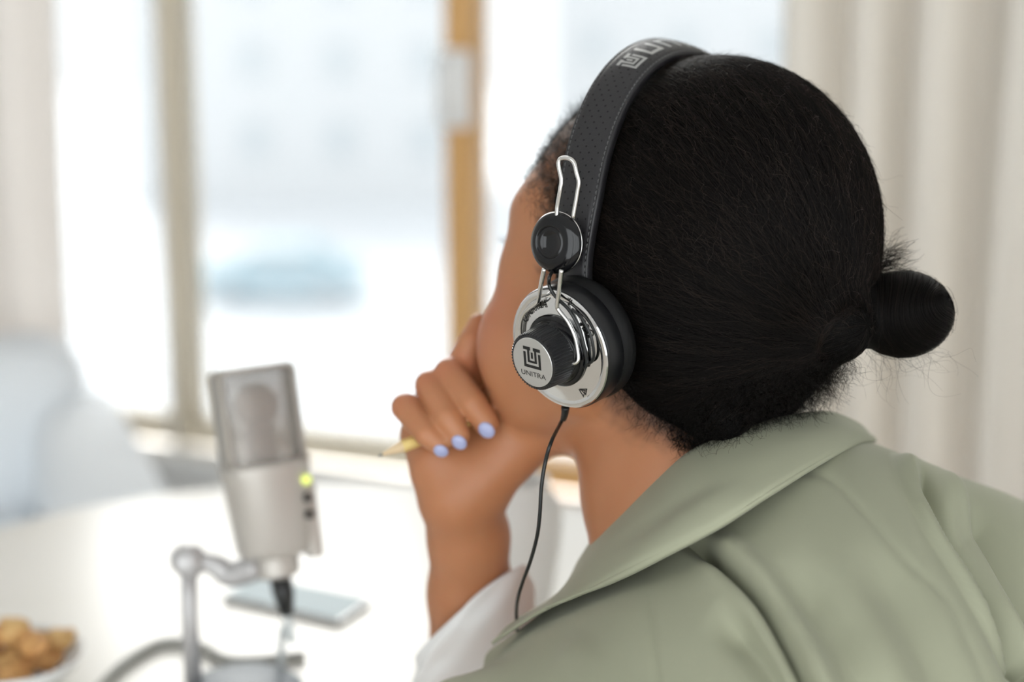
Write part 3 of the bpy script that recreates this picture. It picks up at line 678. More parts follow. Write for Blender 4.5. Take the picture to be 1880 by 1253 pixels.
jac = [
 [(1010, 1128, 1.095), (1085, 1050, 1.062), (1180, 985, 1.022), (1290, 915, 1.000), (1410, 860, 1.000), (1520, 830, 1.045), (1590, 815, 1.10), (1600, 830, 1.15)],
 [(905, 1196, 1.108), (1010, 1134, 1.056), (1140, 1070, 1.000), (1280, 1002, 0.970), (1420, 915, 0.970), (1555, 838, 1.020), (1632, 830, 1.085), (1650, 862, 1.16)],
 [(884, 1235, 1.090), (985, 1180, 1.010), (1130, 1130, 0.945), (1300, 1090, 0.922), (1475, 1010, 0.925), (1640, 915, 0.988), (1735, 872, 1.085), (1760, 905, 1.18)],
 [(800, 1268, 1.075), (930, 1262, 0.985), (1110, 1240, 0.905), (1320, 1210, 0.880), (1560, 1130, 0.885), (1760, 1010, 0.970), (1890, 935, 1.088), (1910, 980, 1.19)],
 [(770, 1390, 1.060), (890, 1390, 0.965), (1090, 1380, 0.880), (1340, 1360, 0.850), (1640, 1280, 0.855), (1890, 1150, 0.962), (2040, 1050, 1.090), (2060, 1110, 1.19)],
 [(740, 1620, 1.060), (860, 1640, 0.960), (1070, 1660, 0.870), (1360, 1660, 0.835), (1710, 1590, 0.840), (2000, 1440, 0.925), (2170, 1300, 1.070), (2190, 1340, 1.19)],
]
G = set_base(patch(jac, 380, 300))
G = fold(G, [(1235, 985), (1290, 1020), (1340, 1060), (1390, 1112), (1435, 1185), (1475, 1262), (1500, 1330)], -20, 24, 9, (0.18, 0.1))
G = fold(G, [(1290, 985), (1360, 1035), (1425, 1110), (1480, 1200), (1530, 1310)], 10, 26, 60, (0.2, 0.1))
G = fold(G, [(1636, 826), (1690, 940), (1760, 1050), (1830, 1160), (1900, 1250)], 15, 55, 10, (0.10, 0.1))
G = fold(G, [(1665, 848), (1722, 950), (1798, 1065), (1868, 1185), (1925, 1275)], -22, 12, 24, (0.18, 0.1))
G = fold(G, [(1690, 846), (1765, 930), (1830, 1040), (1875, 1160), (1920, 1260)], 12, 16, 18, (0.22, 0.1))
G = fold(G, [(1745, 880), (1825, 990), (1890, 1120), (1940, 1250)], -24, 34, 60, (0.28, 0.1))
G = fold(G, [(1300, 1120), (1375, 1180), (1440, 1270), (1480, 1350)], -11, 30, 36, (0.3, 0.1))
G = fold(G, [(1420, 1020), (1510, 1120), (1590, 1253), (1630, 1350)], -10, 40, 55, (0.3, 0.1))
G = fold(G, [(1560, 990), (1650, 1100), (1735, 1253), (1770, 1330)], -9, 36, 46, (0.3, 0.1))
G = fold(G, [(1030, 1175), (1080, 1225), (1110, 1300)], 6, 36, 40, (0.3, 0.1))
seams = ([(1465, 866), (1505, 876), (1540, 897), (1590, 950), (1670, 1035), (1742, 1110), (1775, 1180), (1815, 1270), (1850, 1400)], [(1190, 1020), (1192, 1080), (1200, 1170), (1212, 1280), (1222, 1400)])
for sline in seams: G = fold(G, sline, -1.6, 9, 9, (0.02, 0.02))
jacket = build('jacket', W(G.reshape(-1, 3)), grid_faces(*G.shape[:2]), M['jacket'], person)
tag(jacket, 'sage green cotton jacket draped over the shoulders')
for sline in seams:                             # sewn seams lying in their grooves
    q = catmull(np.array(sline, float), 90); Qp = proj(G).reshape(-1, 2); Gf = G.reshape(-1, 3); Nf = normals(G).reshape(-1, 3); pts = []
    for a in q:
        d2 = ((Qp-a)**2).sum(1); ii = np.argpartition(d2, 6)[:6]; wgt = 1/(d2[ii]+1.0); n_ = (Nf[ii]*wgt[:, None]).sum(0); n_ = nrm(n_*np.sign(n_[2])); pts.append((Gf[ii]*wgt[:, None]).sum(0)/wgt.sum()+n_*0.55)
    pts = np.array(pts); pts[1:-1] = (pts[:-2]+pts[1:-1]+pts[2:])/3
    build('seam', W(tube(pts, 0.38, 6)[0]), tube(pts, 0.38, 6)[1], M['seam'], jacket)
md = jacket.modifiers.new('thickness', 'SOLIDIFY'); md.thickness = 0.0018; md.offset = -1
col_top = [(948, 1140, 1.092), (1031, 1088, 1.098), (1066, 1028, 1.085), (1125, 946, 1.055), (1200, 883, 1.022), (1290, 822, 1.008), (1400, 780, 1.014), (1510, 760, 1.048), (1572, 778, 1.092), (1600, 803, 1.135)]
col_low = [(903, 1183, 1.078), (985, 1128, 1.034), (1052, 1098, 1.001), (1125, 1068, 0.971), (1215, 1022, 0.946), (1320, 968, 0.935), (1420, 905, 0.945), (1505, 852, 0.988), (1568, 818, 1.045), (1607, 809, 1.110)]
def lerp3(a, b, t, dd=0.0, up=0.0): return tuple(a[i]*(1-t)+b[i]*t+(dd if i == 2 else (-up if i == 1 else 0)) for i in range(3))
inner = [lerp3(a, b, 0.35, 0.022) for a, b in zip(col_top, col_low)]
cg = [[lerp3(a, b, 0.75, 0.03) for a, b in zip(col_top, col_low)], inner, [lerp3(a, b, -0.0, 0.006) for a, b in zip(col_top, col_low)],
      [lerp3(a, b, 0.05, -0.003) for a, b in zip(col_top, col_low)],
      [lerp3(a, b, 0.40, -0.012, 2) for a, b in zip(col_top, col_low)], [lerp3(a, b, 0.75, -0.010) for a, b in zip(col_top, col_low)],
      [lerp3(a, b, 0.96, -0.004) for a, b in zip(col_top, col_low)], [lerp3(a, b, 1.0, 0.004) for a, b in zip(col_top, col_low)]]
CG = set_base(patch(cg, 240, 90))
CG = fold(CG, [(1060, 1060), (1180, 1010), (1290, 940), (1380, 880)], 2.5, 22, 30, (0.3, 0.3))
CG = fold(CG, [(1120, 1010), (1230, 930), (1330, 870)], -2.0, 20, 20, (0.3, 0.3))
CG = fold(CG, [(1000, 1124), (1080, 1082), (1200, 1024), (1330, 955), (1450, 878), (1540, 826)], -0.8, 4, 4, (0.05, 0.05))
collar = build('collar', W(CG.reshape(-1, 3)), grid_faces(*CG.shape[:2]), M['jacket'], jacket)
md = collar.modifiers.new('thickness', 'SOLIDIFY'); md.thickness = 0.0022; md.offset = 0

# ------------------------------------------------------------------ white shirt sleeve turned back at the elbow
M['shirt'] = mat('white_shirt_cotton', (0.78, 0.775, 0.77), 0.85, bump=(1200, 0.1, 0.0003))
rings = [((864, 1126, 1.170), (37, 31, 0), (0, 14, 48)), ((870, 1160, 1.176), (41, 29, 0), (0, 12, 50)), ((882, 1205, 1.188), (44, 20, 0), (0, 10, 49)),
         ((920, 1265, 1.205), (54, 8, 0), (5, 20, 50)), ((1010, 1292, 1.225), (30, -40, 0), (5, 10, 50)), ((1150, 1300, 1.235), (10, -52, 0), (5, 5, 52)),
         ((1300, 1285, 1.235), (5, -56, 0), (5, 5, 56)), ((1480, 1270, 1.21), (5, -60, 0), (8, 5, 60)), ((1640, 1230, 1.175), (10, -64, 0), (10, 5, 62))]
RC = np.stack([catmull([P(*r_[0]) for r_ in rings], 70), catmull([r_[1] for r_ in rings], 70), catmull([r_[2] for r_ in rings], 70)], 1)
SV = []
for i in range(70):
    for j in range(48):
        a = 2*math.pi*j/48; q = 1+0.035*math.sin(3*a+i*0.35)+0.02*math.sin(5*a-i*0.5)
        SV.append(RC[i, 0]+q*(math.cos(a)*RC[i, 1]+math.sin(a)*RC[i, 2]))
SF = [(i*48+j, i*48+(j+1) % 48, (i+1)*48+(j+1) % 48, (i+1)*48+j) for i in range(69) for j in range(48)]
sleeve = tag(build('shirt_sleeve', W(np.array(SV)), SF, M['shirt'], person), 'white shirt sleeve pushed up to the elbow')
sleeve.modifiers.new('thickness', 'SOLIDIFY').thickness = 0.0025

# ================================================================== headphones
M['leather'] = mat('black_leather', (0.017, 0.016, 0.018), 0.43, spec=0.5, bump=(700, 0.25, 0.0004))
M['pad'] = mat('black_pad_leather', (0.005, 0.005, 0.005), 0.6, spec=0.2, bump=(400, 0.2, 0.0005))
M['thread'] = mat('grey_thread', (0.10, 0.10, 0.10), 0.6)
M['hole'] = mat('perforation', (0.002, 0.002, 0.002), 0.9)
M['silver_print'] = mat('silver_foil_print', (0.50, 0.50, 0.49), 0.35, metal=0.6)
M['chrome'] = mat('polished_chrome', (0.80, 0.80, 0.80), 0.09, metal=1.0)
M['steel'] = mat('steel_wire', (0.75, 0.74, 0.72), 0.22, metal=1.0)
M['black_plastic'] = mat('black_plastic', (0.008, 0.008, 0.009), 0.30)
M['gloss_black'] = mat('glossy_black_plastic', (0.004, 0.004, 0.005), 0.10, spec=0.45)
M['alu'] = mat('brushed_aluminium', (0.66, 0.66, 0.65), 0.32, metal=0.85)
M['ink'] = mat('black_ink', (0.004, 0.004, 0.004), 0.5)
M['rubber'] = mat('black_rubber_cable', (0.010, 0.011, 0.011), 0.35)
NC = nrm([-0.67, -0.32, 0.667]); CC = P(1028, 641, 0.992)
hp = thing('headphones', W(CC-NC*10), 'black leather and chrome headphones worn over the dark hair', 'headphones')
def on_plane(px, py, h=0.0, c=CC, n=NC):
    o = np.array([0, 0, D0*1000.0]); r = np.array([(px-940)/FPX, -(py-626.5)/FPX, -1.0]); return o+r*np.dot(c+n*h-o, n)/np.dot(r, n)
TY = nrm(np.array([0, 1.0, 0])-NC*NC[1]); TX = np.cross(TY, NC); a12 = math.radians(12)
TX, TY = TX*math.cos(a12)-TY*math.sin(a12), TY*math.cos(a12)+TX*math.sin(a12)
def plate_pt(x, y, h): return CC+TX*x+TY*y+NC*h
# headband
def strap_c(ph):
    f = 8+43*np.cos(ph)**1.0 if not np.ndim(ph) else 8+43*np.cos(ph)
    return np.array([HF(ff, 101*math.sin(p), 7*math.sin(p)**2*np.sign(1)+118*math.cos(p)) for p, ff in zip(np.atleast_1d(ph), np.atleast_1d(f))])
PH = np.linspace(math.radians(106), math.radians(-96), 220)
C_ = strap_c(PH); T_ = np.gradient(C_, axis=0); T_ /= np.linalg.norm(T_, axis=1, keepdims=True)
Wd = F_-T_*(T_@F_)[:, None]; Wd /= np.linalg.norm(Wd, axis=1, keepdims=True); Nn = np.cross(Wd, T_)
Nn *= np.sign((Nn*(C_-S)).sum(1))[:, None]
arc = np.concatenate([[0], np.cumsum(np.linalg.norm(np.diff(C_, axis=0), axis=1))]); TOT = arc[-1]
def hw_at(s): e = np.minimum(s, TOT-s); return 9.5+5.5*smooth01(e/55)
def strap_pt(s, t, h):                          # s mm along, t -1..1 across, h above the outer face
    s = np.asarray(s, float); t = np.asarray(t, float)
    c = np.stack([np.interp(s, arc, C_[:, i]) for i in range(3)], -1); wv = np.stack([np.interp(s, arc, Wd[:, i]) for i in range(3)], -1); n = np.stack([np.interp(s, arc, Nn[:, i]) for i in range(3)], -1)
    hw = hw_at(s); crown = 1.6*(1-t**2)
    return c+wv*(t*hw)[..., None]+n*(2.0+crown+h)[..., None]
prof = [(-1, -4.2), (-1.0, 0), (-0.97, 0.6)]+[(t, 0.9) for t in (-0.93,)]+[(t, 0.25) for t in (-0.86,)]+[(t, 0.9) for t in np.linspace(-0.78, 0.78, 13)]+[(0.86, 0.25), (0.93, 0.9), (0.97, 0.6), (1, 0), (1, -4.2)]
ns = 200; ss = np.linspace(0, TOT, ns); V = []
for (t, h) in prof: V.append(strap_pt(ss, np.full(ns, t), np.full(ns, h if h > -1 else -4.2)))
V = np.stack(V, 1); npf = len(prof)
F = [(i*npf+j, (i+1)*npf+j, (i+1)*npf+(j+1) % npf, i*npf+(j+1) % npf) for i in range(ns-1) for j in range(npf)]
F += [tuple(range(npf)), tuple((ns-1)*npf+j for j in range(npf-1, -1, -1))]
band = tag(build('headband', W(V.reshape(-1, 3)), F, M['leather'], hp), 'perforated black leather headband with stitched edges')
mb = MB()                                        # stitches along both edges
for sd_ in (-1, 1):
    for s in np.arange(4, TOT-4, 3.4):
        q = strap_pt(np.array([s, s+0.9, s+1.8, s+2.5]), np.full(4, sd_*0.86), np.array([0.2, 0.75, 0.75, 0.2])); mb.tube(W(q), np.array([0.00028, 0.00042, 0.00042, 0.00028]), 6)
tag(mb.build('stitching', M['thread'], band), kind='stuff')
mb = MB()                                        # rows of perforations
for i, s in enumerate(np.arange(14, TOT-14, 3.9)):
    for t in ((-0.60, -0.2, 0.2, 0.6) if i % 2 == 0 else (-0.4, 0.0, 0.4)):
        c = strap_pt(np.array([s]), np.array([t]), np.array([0.93]))[0]; k_ = int(np.argmin(abs(arc-s)))
        v = [c+0.62*(math.cos(a)*Wd[k_]+math.sin(a)*T_[k_]) for a in np.linspace(0, 6.283, 9)[:-1]]; mb.add(W(np.array(v)), [tuple(range(8))])
tag(mb.build('perforations', M['hole'], band, False), kind='stuff')
LOGO = [(-5, -0.8, 8.4, 10), (0.8, 5, 8.4, 10), (-5, -3.6, 0, 7.4), (3.6, 5, 0, 7.4), (-3.6, 3.6, 0, 1.4), (-2.7, -1.4, 2.5, 8.4), (1.4, 2.7, 2.5, 8.4), (-1.4, 1.4, 2.5, 3.6), (-0.6, 0.6, 4.6, 7.6)]
def subdiv_rects(rects, n=4):
    V = []; F = []
    for (x0, x1, y0, y1) in rects:
        b = len(V)
        for i in range(n+1):
            for j in range(n+1): V.append((x0+(x1-x0)*i/n, y0+(y1-y0)*j/n))
        for i in range(n):
            for j in range(n): F.append((b+i*(n+1)+j, b+(i+1)*(n+1)+j, b+(i+1)*(n+1)+j+1, b+i*(n+1)+j+1))
    return np.array(V), F
def band_print(V2, F2, s_mid, sc, name):         # lettering runs along the band, its foot towards the back edge
    s = s_mid+V2[:, 0]*sc; t = (V2[:, 1]*sc)/15.0
    return build(name, W(strap_pt(s, t, np.full(len(s), 1.02))), F2, M['silver_print'], band, False)
SM = TOT/2
v2, f2 = subdiv_rects([(x0, x1, y0-5, y1-5) for (x0, x1, y0, y1) in LOGO]); band_print(v2, f2, SM-50, 1.4, 'emblem')
# blocky letters of the word on the band (strokes of the same width as the emblem)
GL = {'U': [(-5, -3, -5, 5), (3, 5, -5, 5), (-3, 3, -5, -3)], 'N': [(-5, -3, -5, 5), (3, 5, -5, 5), (-3, 3, 3, 5)], 'I': [(-1, 1, -5, 5)],
      'T': [(-5, 5, 3, 5), (-1, 1, -5, 3)], 'R': [(-5, -3, -5, 5), (-3, 5, 3, 5), (3, 5, -0.5, 3), (-3, 5, -1.5, 0.5), (2, 4, -5, -1.5)], 'A': [(-5, -3, -5, 5), (3, 5, -5, 5), (-3, 3, 3, 5), (-3, 3, -1, 1)]}
x = SM-31
for ch in 'UNITRA':
    v2, f2 = subdiv_rects(GL[ch]); wch = 5 if ch == 'I' else 12
    band_print(v2, f2, x, 1.35, 'letter'); x += 1.35*(wch+2.2 if ch != 'I' else 11)
    if ch == 'N': x -= 4
# wire yoke: upper loop laid over the band
def wire(pts, r, n, name, m, parent, samples=90, nn=10): return build(name, *(lambda v, f: (W(v), f))(*tube(catmull(pts, samples), r, nn)), m, parent)
DN = nrm([-0.52, -0.08, 0.85]); DC = P(1022, 446, 0.990)
def on_disc(px, py, h): return on_plane(px, py, h, DC, DN)
lp = [(1022, 400, 0), (1024, 378, 1), (1029, 348, 3), (1031, 330, 3.5), (1027, 310, 3.5), (1026, 298, 3.5), (1031, 291, 3.5), (1044, 291, 3.5), (1054, 299, 3), (1059, 318, 3), (1063, 335, 2), (1060, 356, 1), (1052, 402, -1)]
wire([on_disc(a, b, h+1.5) for a, b, h in lp], 1.35, 0, 'wire_loop', M['steel'], hp)
# hinge disc
hd_ = MB(); hd_.lathe([(0, -5), (14, -5), (17.6, -2.5), (18.0, 0), (17.2, 2.2), (14.5, 3.8), (10.6, 4.6), (9.6, 4.6), (9.2, 3.6), (8.8, 3.4), (8.2, 4.4), (6.5, 3.2), (3, 2.5), (0, 2.3)], (0, 0, 0), (0, 0, 1), 64)
xd, yd, _ = basis(DN); V = np.array(hd_.v); V[:, 0] *= 0.94
off = np.where((np.hypot(V[:, 0], V[:, 1]) < 11)[:, None], np.array([[-2.2, 0.3, 0]]), 0); V = V+off
hinge = tag(build('hinge_disc', W(DC+V[:, :1]*xd+V[:, 1:2]*yd+V[:, 2:]*DN), hd_.f, M['gloss_black'], hp), 'glossy black hinge disc')
rm = MB(); rm.lathe([(17.9, -1.2), (18.25, -0.9), (18.25, 0.1), (17.9, 0.4)], (0, 0, 0), (0, 0, 1), 64); V = np.array(rm.v); V[:, 0] *= 0.94
build('rim', W(DC+V[:, :1]*xd+V[:, 1:2]*yd+V[:, 2:]*DN), rm.f[:-2], M['steel'], hinge)
# lower wires down to the ear cup
wire([on_plane(999, 494, 8), on_plane(993, 525, 7), on_plane(989, 549, 5.5), on_plane(984, 557, 4.5), on_plane(970, 567, 3.5), on_plane(960, 580, 3), on_plane(956, 600, 3), on_plane(958, 622, 3), on_plane(966, 636, 5)], 1.3, 0, 'yoke_wire', M['steel'], hp)
wire([on_plane(1031, 496, 8), on_plane(1027, 530, 7.5), on_plane(1023, 560, 7), on_plane(1026, 570, 6.5), on_plane(1042, 590, 6), on_plane(1054, 615, 6), on_plane(1060, 640, 6), on_plane(1062, 658, 7), on_plane(1058, 666, 8), on_plane(1049, 667, 9)], 1.3, 0, 'yoke_wire', M['steel'], hp)
# ear cup
def cup_lathe(name, prof_, m, parent, n=72, sm=True, deg=30):
    v, f = lathe(prof_, CC, NC, n); return autosmooth(build(name, W(v), f, m, parent, sm), deg)
shell = cup_lathe('ear_cup', [(20, -14), (36.5, -14), (37.3, -12), (37.3, -2), (36.6, -0.6), (20, -0.6)], M['black_plastic'], hp)
plate = tag(cup_lathe('cup_plate', [(0, -0.4), (35.9, -0.5), (36.3, 0.2), (35.8, 1.0), (34.4, 1.35), (32.8, 1.2), (31.8, 0.8), (30, 1.1), (25, 2.0), (22.4, 2.3), (0, 2.3)], M['chrome'], hp, 96), 'mirror chrome ear cup plate')
cup_lathe('ear_cushion', [(12, -30)]+[(28.5+9.6*math.cos(a), -20.5+8.5*math.sin(a)) for a in np.linspace(-1.75, 1.75, 16)]+[(12, -13)], M['pad'], hp)
cup_lathe('knob_base', [(21.8, 2.0), (22.0, 3.4), (21.2, 4.4), (19.6, 4.8), (18.6, 8.6), (17.5, 9.2), (0, 9.2)], M['gloss_black'], hp)
# knurled knob with an aluminium cap
nk = 56; V = []; F = []; xk, yk, _ = basis(NC)
kp = [(15.8, 8.6), (18.0, 9.0), (18.3, 9.6), (17.4, 22.2), (16.9, 23.4), (15.2, 23.8)]
for i, (r, h) in enumerate(kp):
    for j in range(nk*4):
        a = 2*math.pi*j/(nk*4); rr = r-(0.65 if (j % 4) in (0, 1) and 2 <= i <= 4 else 0.0); V.append(CC+NC*h+rr*(math.cos(a)*xk+math.sin(a)*yk))
for i in range(len(kp)-1):
    for j in range(nk*4): F.append((i*nk*4+j, i*nk*4+(j+1) % (nk*4), (i+1)*nk*4+(j+1) % (nk*4), (i+1)*nk*4+j))
F.append(tuple(range((len(kp)-1)*nk*4, len(kp)*nk*4)))
knob = tag(autosmooth(build('knob', W(np.array(V)), F, M['black_plastic'], hp), 25), 'black knurled knob')
cap = tag(cup_lathe('knob_cap', [(0, 23.4), (15.0, 23.4), (15.0, 23.85), (14.7, 24.05), (0, 24.05)], M['alu'], knob, 64), 'brushed aluminium knob cap')
def plate_print(V2, F2, h, name, fn=None, parent=hp, m='ink'):
    q = np.array([plate_pt(*(fn(a, b) if fn else (a, b)), h) for a, b in V2[:, :2]]); return build(name, W(q), F2, M[m], parent, False)
v2, f2 = subdiv_rects(LOGO, 1); plate_print(v2*1.28*np.array([1.02, 1.0])+np.array([0, -3.6]), f2, 24.12, 'cap_emblem', parent=knob)
v2, f2 = text_mesh('UNITRA', 4.6, bold=0.012); v2 = v2*np.array([1.15, 0.95, 1]); plate_print(v2-np.array([0, 8.9, 0]), f2, 24.12, 'cap_lettering', parent=knob)
def arc_text(txt, size, r, ang, name):
    v2, f2 = text_mesh(txt, size, bold=0.02*size)
    def fn(a, b): t = ang-a/r; return ((r+b)*math.cos(t), (r+b)*math.sin(t))
    return plate_print(v2, f2, 2.25, name, fn, plate)
arc_text('UNITRA', 6.2, 26.2, math.radians(128), 'plate_lettering')
arc_text('32\u03a9', 6.0, 26.6, math.radians(38), 'plate_lettering')
tri = [(0, 3.0), (-2.9, -2.0), (2.9, -2.0)]; t3 = np.array(tri); t4 = t3*0.55; TA = math.radians(-52); tr = 28.5
V2 = np.vstack([t3, t4]); rot = np.array([[math.cos(-0.9), -math.sin(-0.9)], [math.sin(-0.9), math.cos(-0.9)]]); V2 = V2@rot.T+tr*np.array([math.cos(TA), math.sin(TA)])
plate_print(V2, [(0, 1, 4, 3), (1, 2, 5, 4), (2, 0, 3, 5)], 2.2, 'warning_mark', parent=plate)
bar_ = np.array([(-0.4, 0), (0.4, 0), (0.4, 5), (-0.4, 5)]); plate_print(bar_@np.array([[0.94, -0.34], [0.34, 0.94]])+np.array([11.0, 30.0]), [(0, 1, 2, 3)], 2.2, 'tick_mark', parent=plate)
# thin lead looped over the cup, some runs modelling wire reflections; plug and cable
wire([on_disc(1015, 497, -4), on_plane(1009, 508, 4), on_plane(1008, 522, 4), on_plane(1014, 537, 4), on_plane(1024, 549, 4), on_plane(1045, 570, 4.5), on_plane(1062, 600, 4.5), on_plane(1072, 635, 4.5), on_plane(1077, 665, 4), on_plane(1074, 676, 4)], 1.1, 0, 'lead_and_reflection', M['rubber'], hp)
wire([on_plane(1050, 568, 3.6), on_plane(1068, 585, 3.8), on_plane(1084, 615, 3.8), on_plane(1090, 645, 3.8), on_plane(1088, 662, 3.8), on_plane(1080, 667, 3.8), on_plane(1077, 655, 3.8)], 0.9, 0, 'lead_and_reflection', M['rubber'], hp)  # loop partly follows the wire mirrored in the chrome
q0 = on_plane(1038, 748, -6)
sr = MB(); sr.tube(W(catmull([q0, on_plane(1037, 760, -6), on_plane(1034, 771, -6)], 12)), np.linspace(0.0026, 0.0018, 12), 14); sr.build('strain_relief', M['rubber'], hp)
cab = [on_plane(1036, 764, -6), on_plane(1029, 778, -6)]+[P(a, b, d) for a, b, d in ((1012, 812, 0.993), (1001, 850, 0.994), (994, 895, 0.996), (991, 945, 1.000), (986, 985, 1.006), (974, 1030, 1.016), (960, 1068, 1.03), (951, 1098, 1.045), (948, 1130, 1.075), (952, 1190, 1.11))]
wire(cab, 1.15, 0, 'cable', M['rubber'], hp, 140)
# the far cup, hidden by the head: the same parts mirrored through the middle of the head
def mirror(v): d_ = ((v-S)@L_)[:, None]; return v-2*d_*L_
v, f = lathe([(12, -30)]+[(28.5+9.6*math.cos(a), -20.5+8.5*math.sin(a)) for a in np.linspace(-1.75, 1.75, 16)]+[(12, -13)], CC, NC, 40); build('ear_cushion', W(mirror(v)), f, M['pad'], hp)
v, f = lathe([(20, -14), (36.5, -14), (37.3, -12), (36.6, -0.6), (34.4, 1.35), (22.4, 2.3), (0, 2.3)], CC, NC, 40); build('ear_cup', W(mirror(v)), f, M['black_plastic'], hp)

# ================================================================== pencil held in the hand
M['pencil_paint'] = mat('yellow_pencil_lacquer', (0.78, 0.60, 0.22), 0.35); M['pencil_wood'] = mat('cedar_wood', (0.72, 0.55, 0.34), 0.7); M['lead'] = mat('graphite', (0.08, 0.08, 0.08), 0.4)
pa, pb = P(694, 838, 1.086), P(950, 736, 1.128); pd = nrm(pb-pa)
pen = thing('pencil', W(pa), 'short yellow pencil held between the folded fingers', 'pencil')
def hexa(a, b, r0, r1, nm, m, n=6): v, f = tube(np.array([a, b]), np.array([r0, r1]), n); build(nm, W(v), f, M[m], pen, False)
hexa(pa, pa+pd*3, 0.3, 0.9, 'lead', 'lead', 12); hexa(pa+pd*3, pa+pd*17, 0.9, 3.9, 'sharpened_wood', 'pencil_wood', 12); hexa(pa+pd*17, pb, 4.0, 4.0, 'shaft', 'pencil_paint')

# ================================================================== table and what stands on it
TZ = 0.735
tc_ = np.array([-0.20, 1.43, 0.0])
tb = thing('table', tc_, 'round white pedestal table in front of the window carrying the microphone', 'table')
v, f = lathe([(0.0, TZ-0.026), (0.40, TZ-0.026), (0.416, TZ-0.018), (0.42, TZ-0.008), (0.416, TZ-0.001), (0.412, TZ), (0.0, TZ)], tc_, (0, 0, 1), 96); autosmooth(build('tabletop', v, f, M['table'], tb), 40)
v, f = lathe([(0.03, 0.04), (0.028, 0.3), (0.03, TZ-0.05), (0.12, TZ-0.026)], tc_, (0, 0, 1), 32); build('column', v, f, M['white_paint'], tb)
v, f = lathe([(0.0, 0.0), (0.26, 0.0), (0.265, 0.01), (0.20, 0.022), (0.05, 0.045), (0.0, 0.046)], tc_, (0, 0, 1), 48); build('foot', v, f, M['white_paint'], tb)
# phone
M['phone_glass'] = mat('grey_blue_screen_glass', (0.30, 0.40, 0.44), 0.45, spec=0.2); M['phone_side'] = mat('silver_phone_edge', (0.62, 0.62, 0.62), 0.3, metal=0.6)
pc = [on_z(a, b, TZ+0.003) for a, b in ((408, 1099), (470, 1062), (681, 1106), (622, 1146))]
ph = thing('phone', (pc[0]+pc[2])/2, 'slim grey phone lying face up on the table behind the microphone', 'phone')
V = [p-ZUP*0.002 for p in pc]+[p+ZUP*0.003 for p in pc]; Fb = [(3, 2, 1, 0), (4, 5, 6, 7)]+[(i, (i+1) % 4, (i+1) % 4+4, i+4) for i in range(4)]
build('case', V, Fb, M['phone_side'], ph, False)
ce = sum(pc)/4; V = [ce+(p-ce)*0.97+ZUP*0.0031 for p in pc]+[ce+(p-ce)*0.97+ZUP*0.0036 for p in pc]; build('screen', V, Fb, M['phone_glass'], ph, False)

# microphone ------------------------------------------------------
M['mic_body'] = mat('champagne_grey_metal', (0.55, 0.52, 0.48), 0.38, metal=0.35); M['mic_grille'] = mat('grille_frame_metal', (0.40, 0.37, 0.33), 0.4, metal=0.5)
M['stand'] = mat('grey_stand_metal', (0.50, 0.49, 0.49), 0.35, metal=0.4); M['base'] = mat('slate_base', (0.19, 0.22, 0.25), 0.5)
M['led'] = mat('lit_led', (0.6, 0.75, 0.1), 0.4, emit=(0.62, 0.68, 0.16, 0.9)); M['capsule'] = mat('bronze_capsule', (0.30, 0.19, 0.11), 0.5, metal=0.2)
mm = bpy.data.materials.new('grille_mesh'); mm.use_nodes = True; nt = mm.node_tree; b_ = nt.nodes['Principled BSDF']
b_.inputs['Base Color'].default_value = (0.48, 0.45, 0.42, 1); b_.inputs['Roughness'].default_value = 0.45; b_.inputs['Metallic'].default_value = 0.4; b_.inputs['Alpha'].default_value = 0.42
M['mesh'] = mm
MD = 1.33
mtop, mbot = PW(462, 684, MD), PW(512, 1062, MD)
MU = nrm(mtop-mbot); toCam = nrm(CAM-mbot); MFw = nrm(toCam-MU*np.dot(toCam, MU)); MRr = np.cross(MU, MFw)
an = math.radians(14); MFw, MRr = MFw*math.cos(an)+MRr*math.sin(an), MRr*math.cos(an)-MFw*math.sin(an)
mic = thing('microphone', mbot, 'champagne grey studio microphone with square grille on a desk stand', 'microphone')
def ml(x, f, u): return mbot+MRr*x/1000+MFw*f/1000+MU*u/1000
def loft(secs, n=48, p=4.0, cap0=True, cap1=True):       # secs: (u, half width, half depth, exponent)
    V = []; F = []
    for (u, a, b, e) in secs:
        for j in range(n):
            t = 2*math.pi*j/n; c, s = math.cos(t), math.sin(t); V.append(ml(a*np.sign(c)*abs(c)**(2/e), b*np.sign(s)*abs(s)**(2/e), u))
    for i in range(len(secs)-1):
        for j in range(n): F.append((i*n+j, i*n+(j+1) % n, (i+1)*n+(j+1) % n, (i+1)*n+j))
    if cap0: F.append(tuple(range(n-1, -1, -1)))
    if cap1: F.append(tuple((len(secs)-1)*n+j for j in range(n)))
    return np.array(V), F
v, f = loft([(0, 12, 12, 2), (3, 17, 16, 2.2), (16, 18, 17, 2.2), (19, 26, 22, 2.4), (24, 29, 25, 2.6), (80, 33, 28, 2.8), (84, 34.5, 29, 3), (88, 34.5, 29, 3), (90, 32, 27, 3.4)])
autosmooth(build('body', v, f, M['mic_body'], mic), 40)
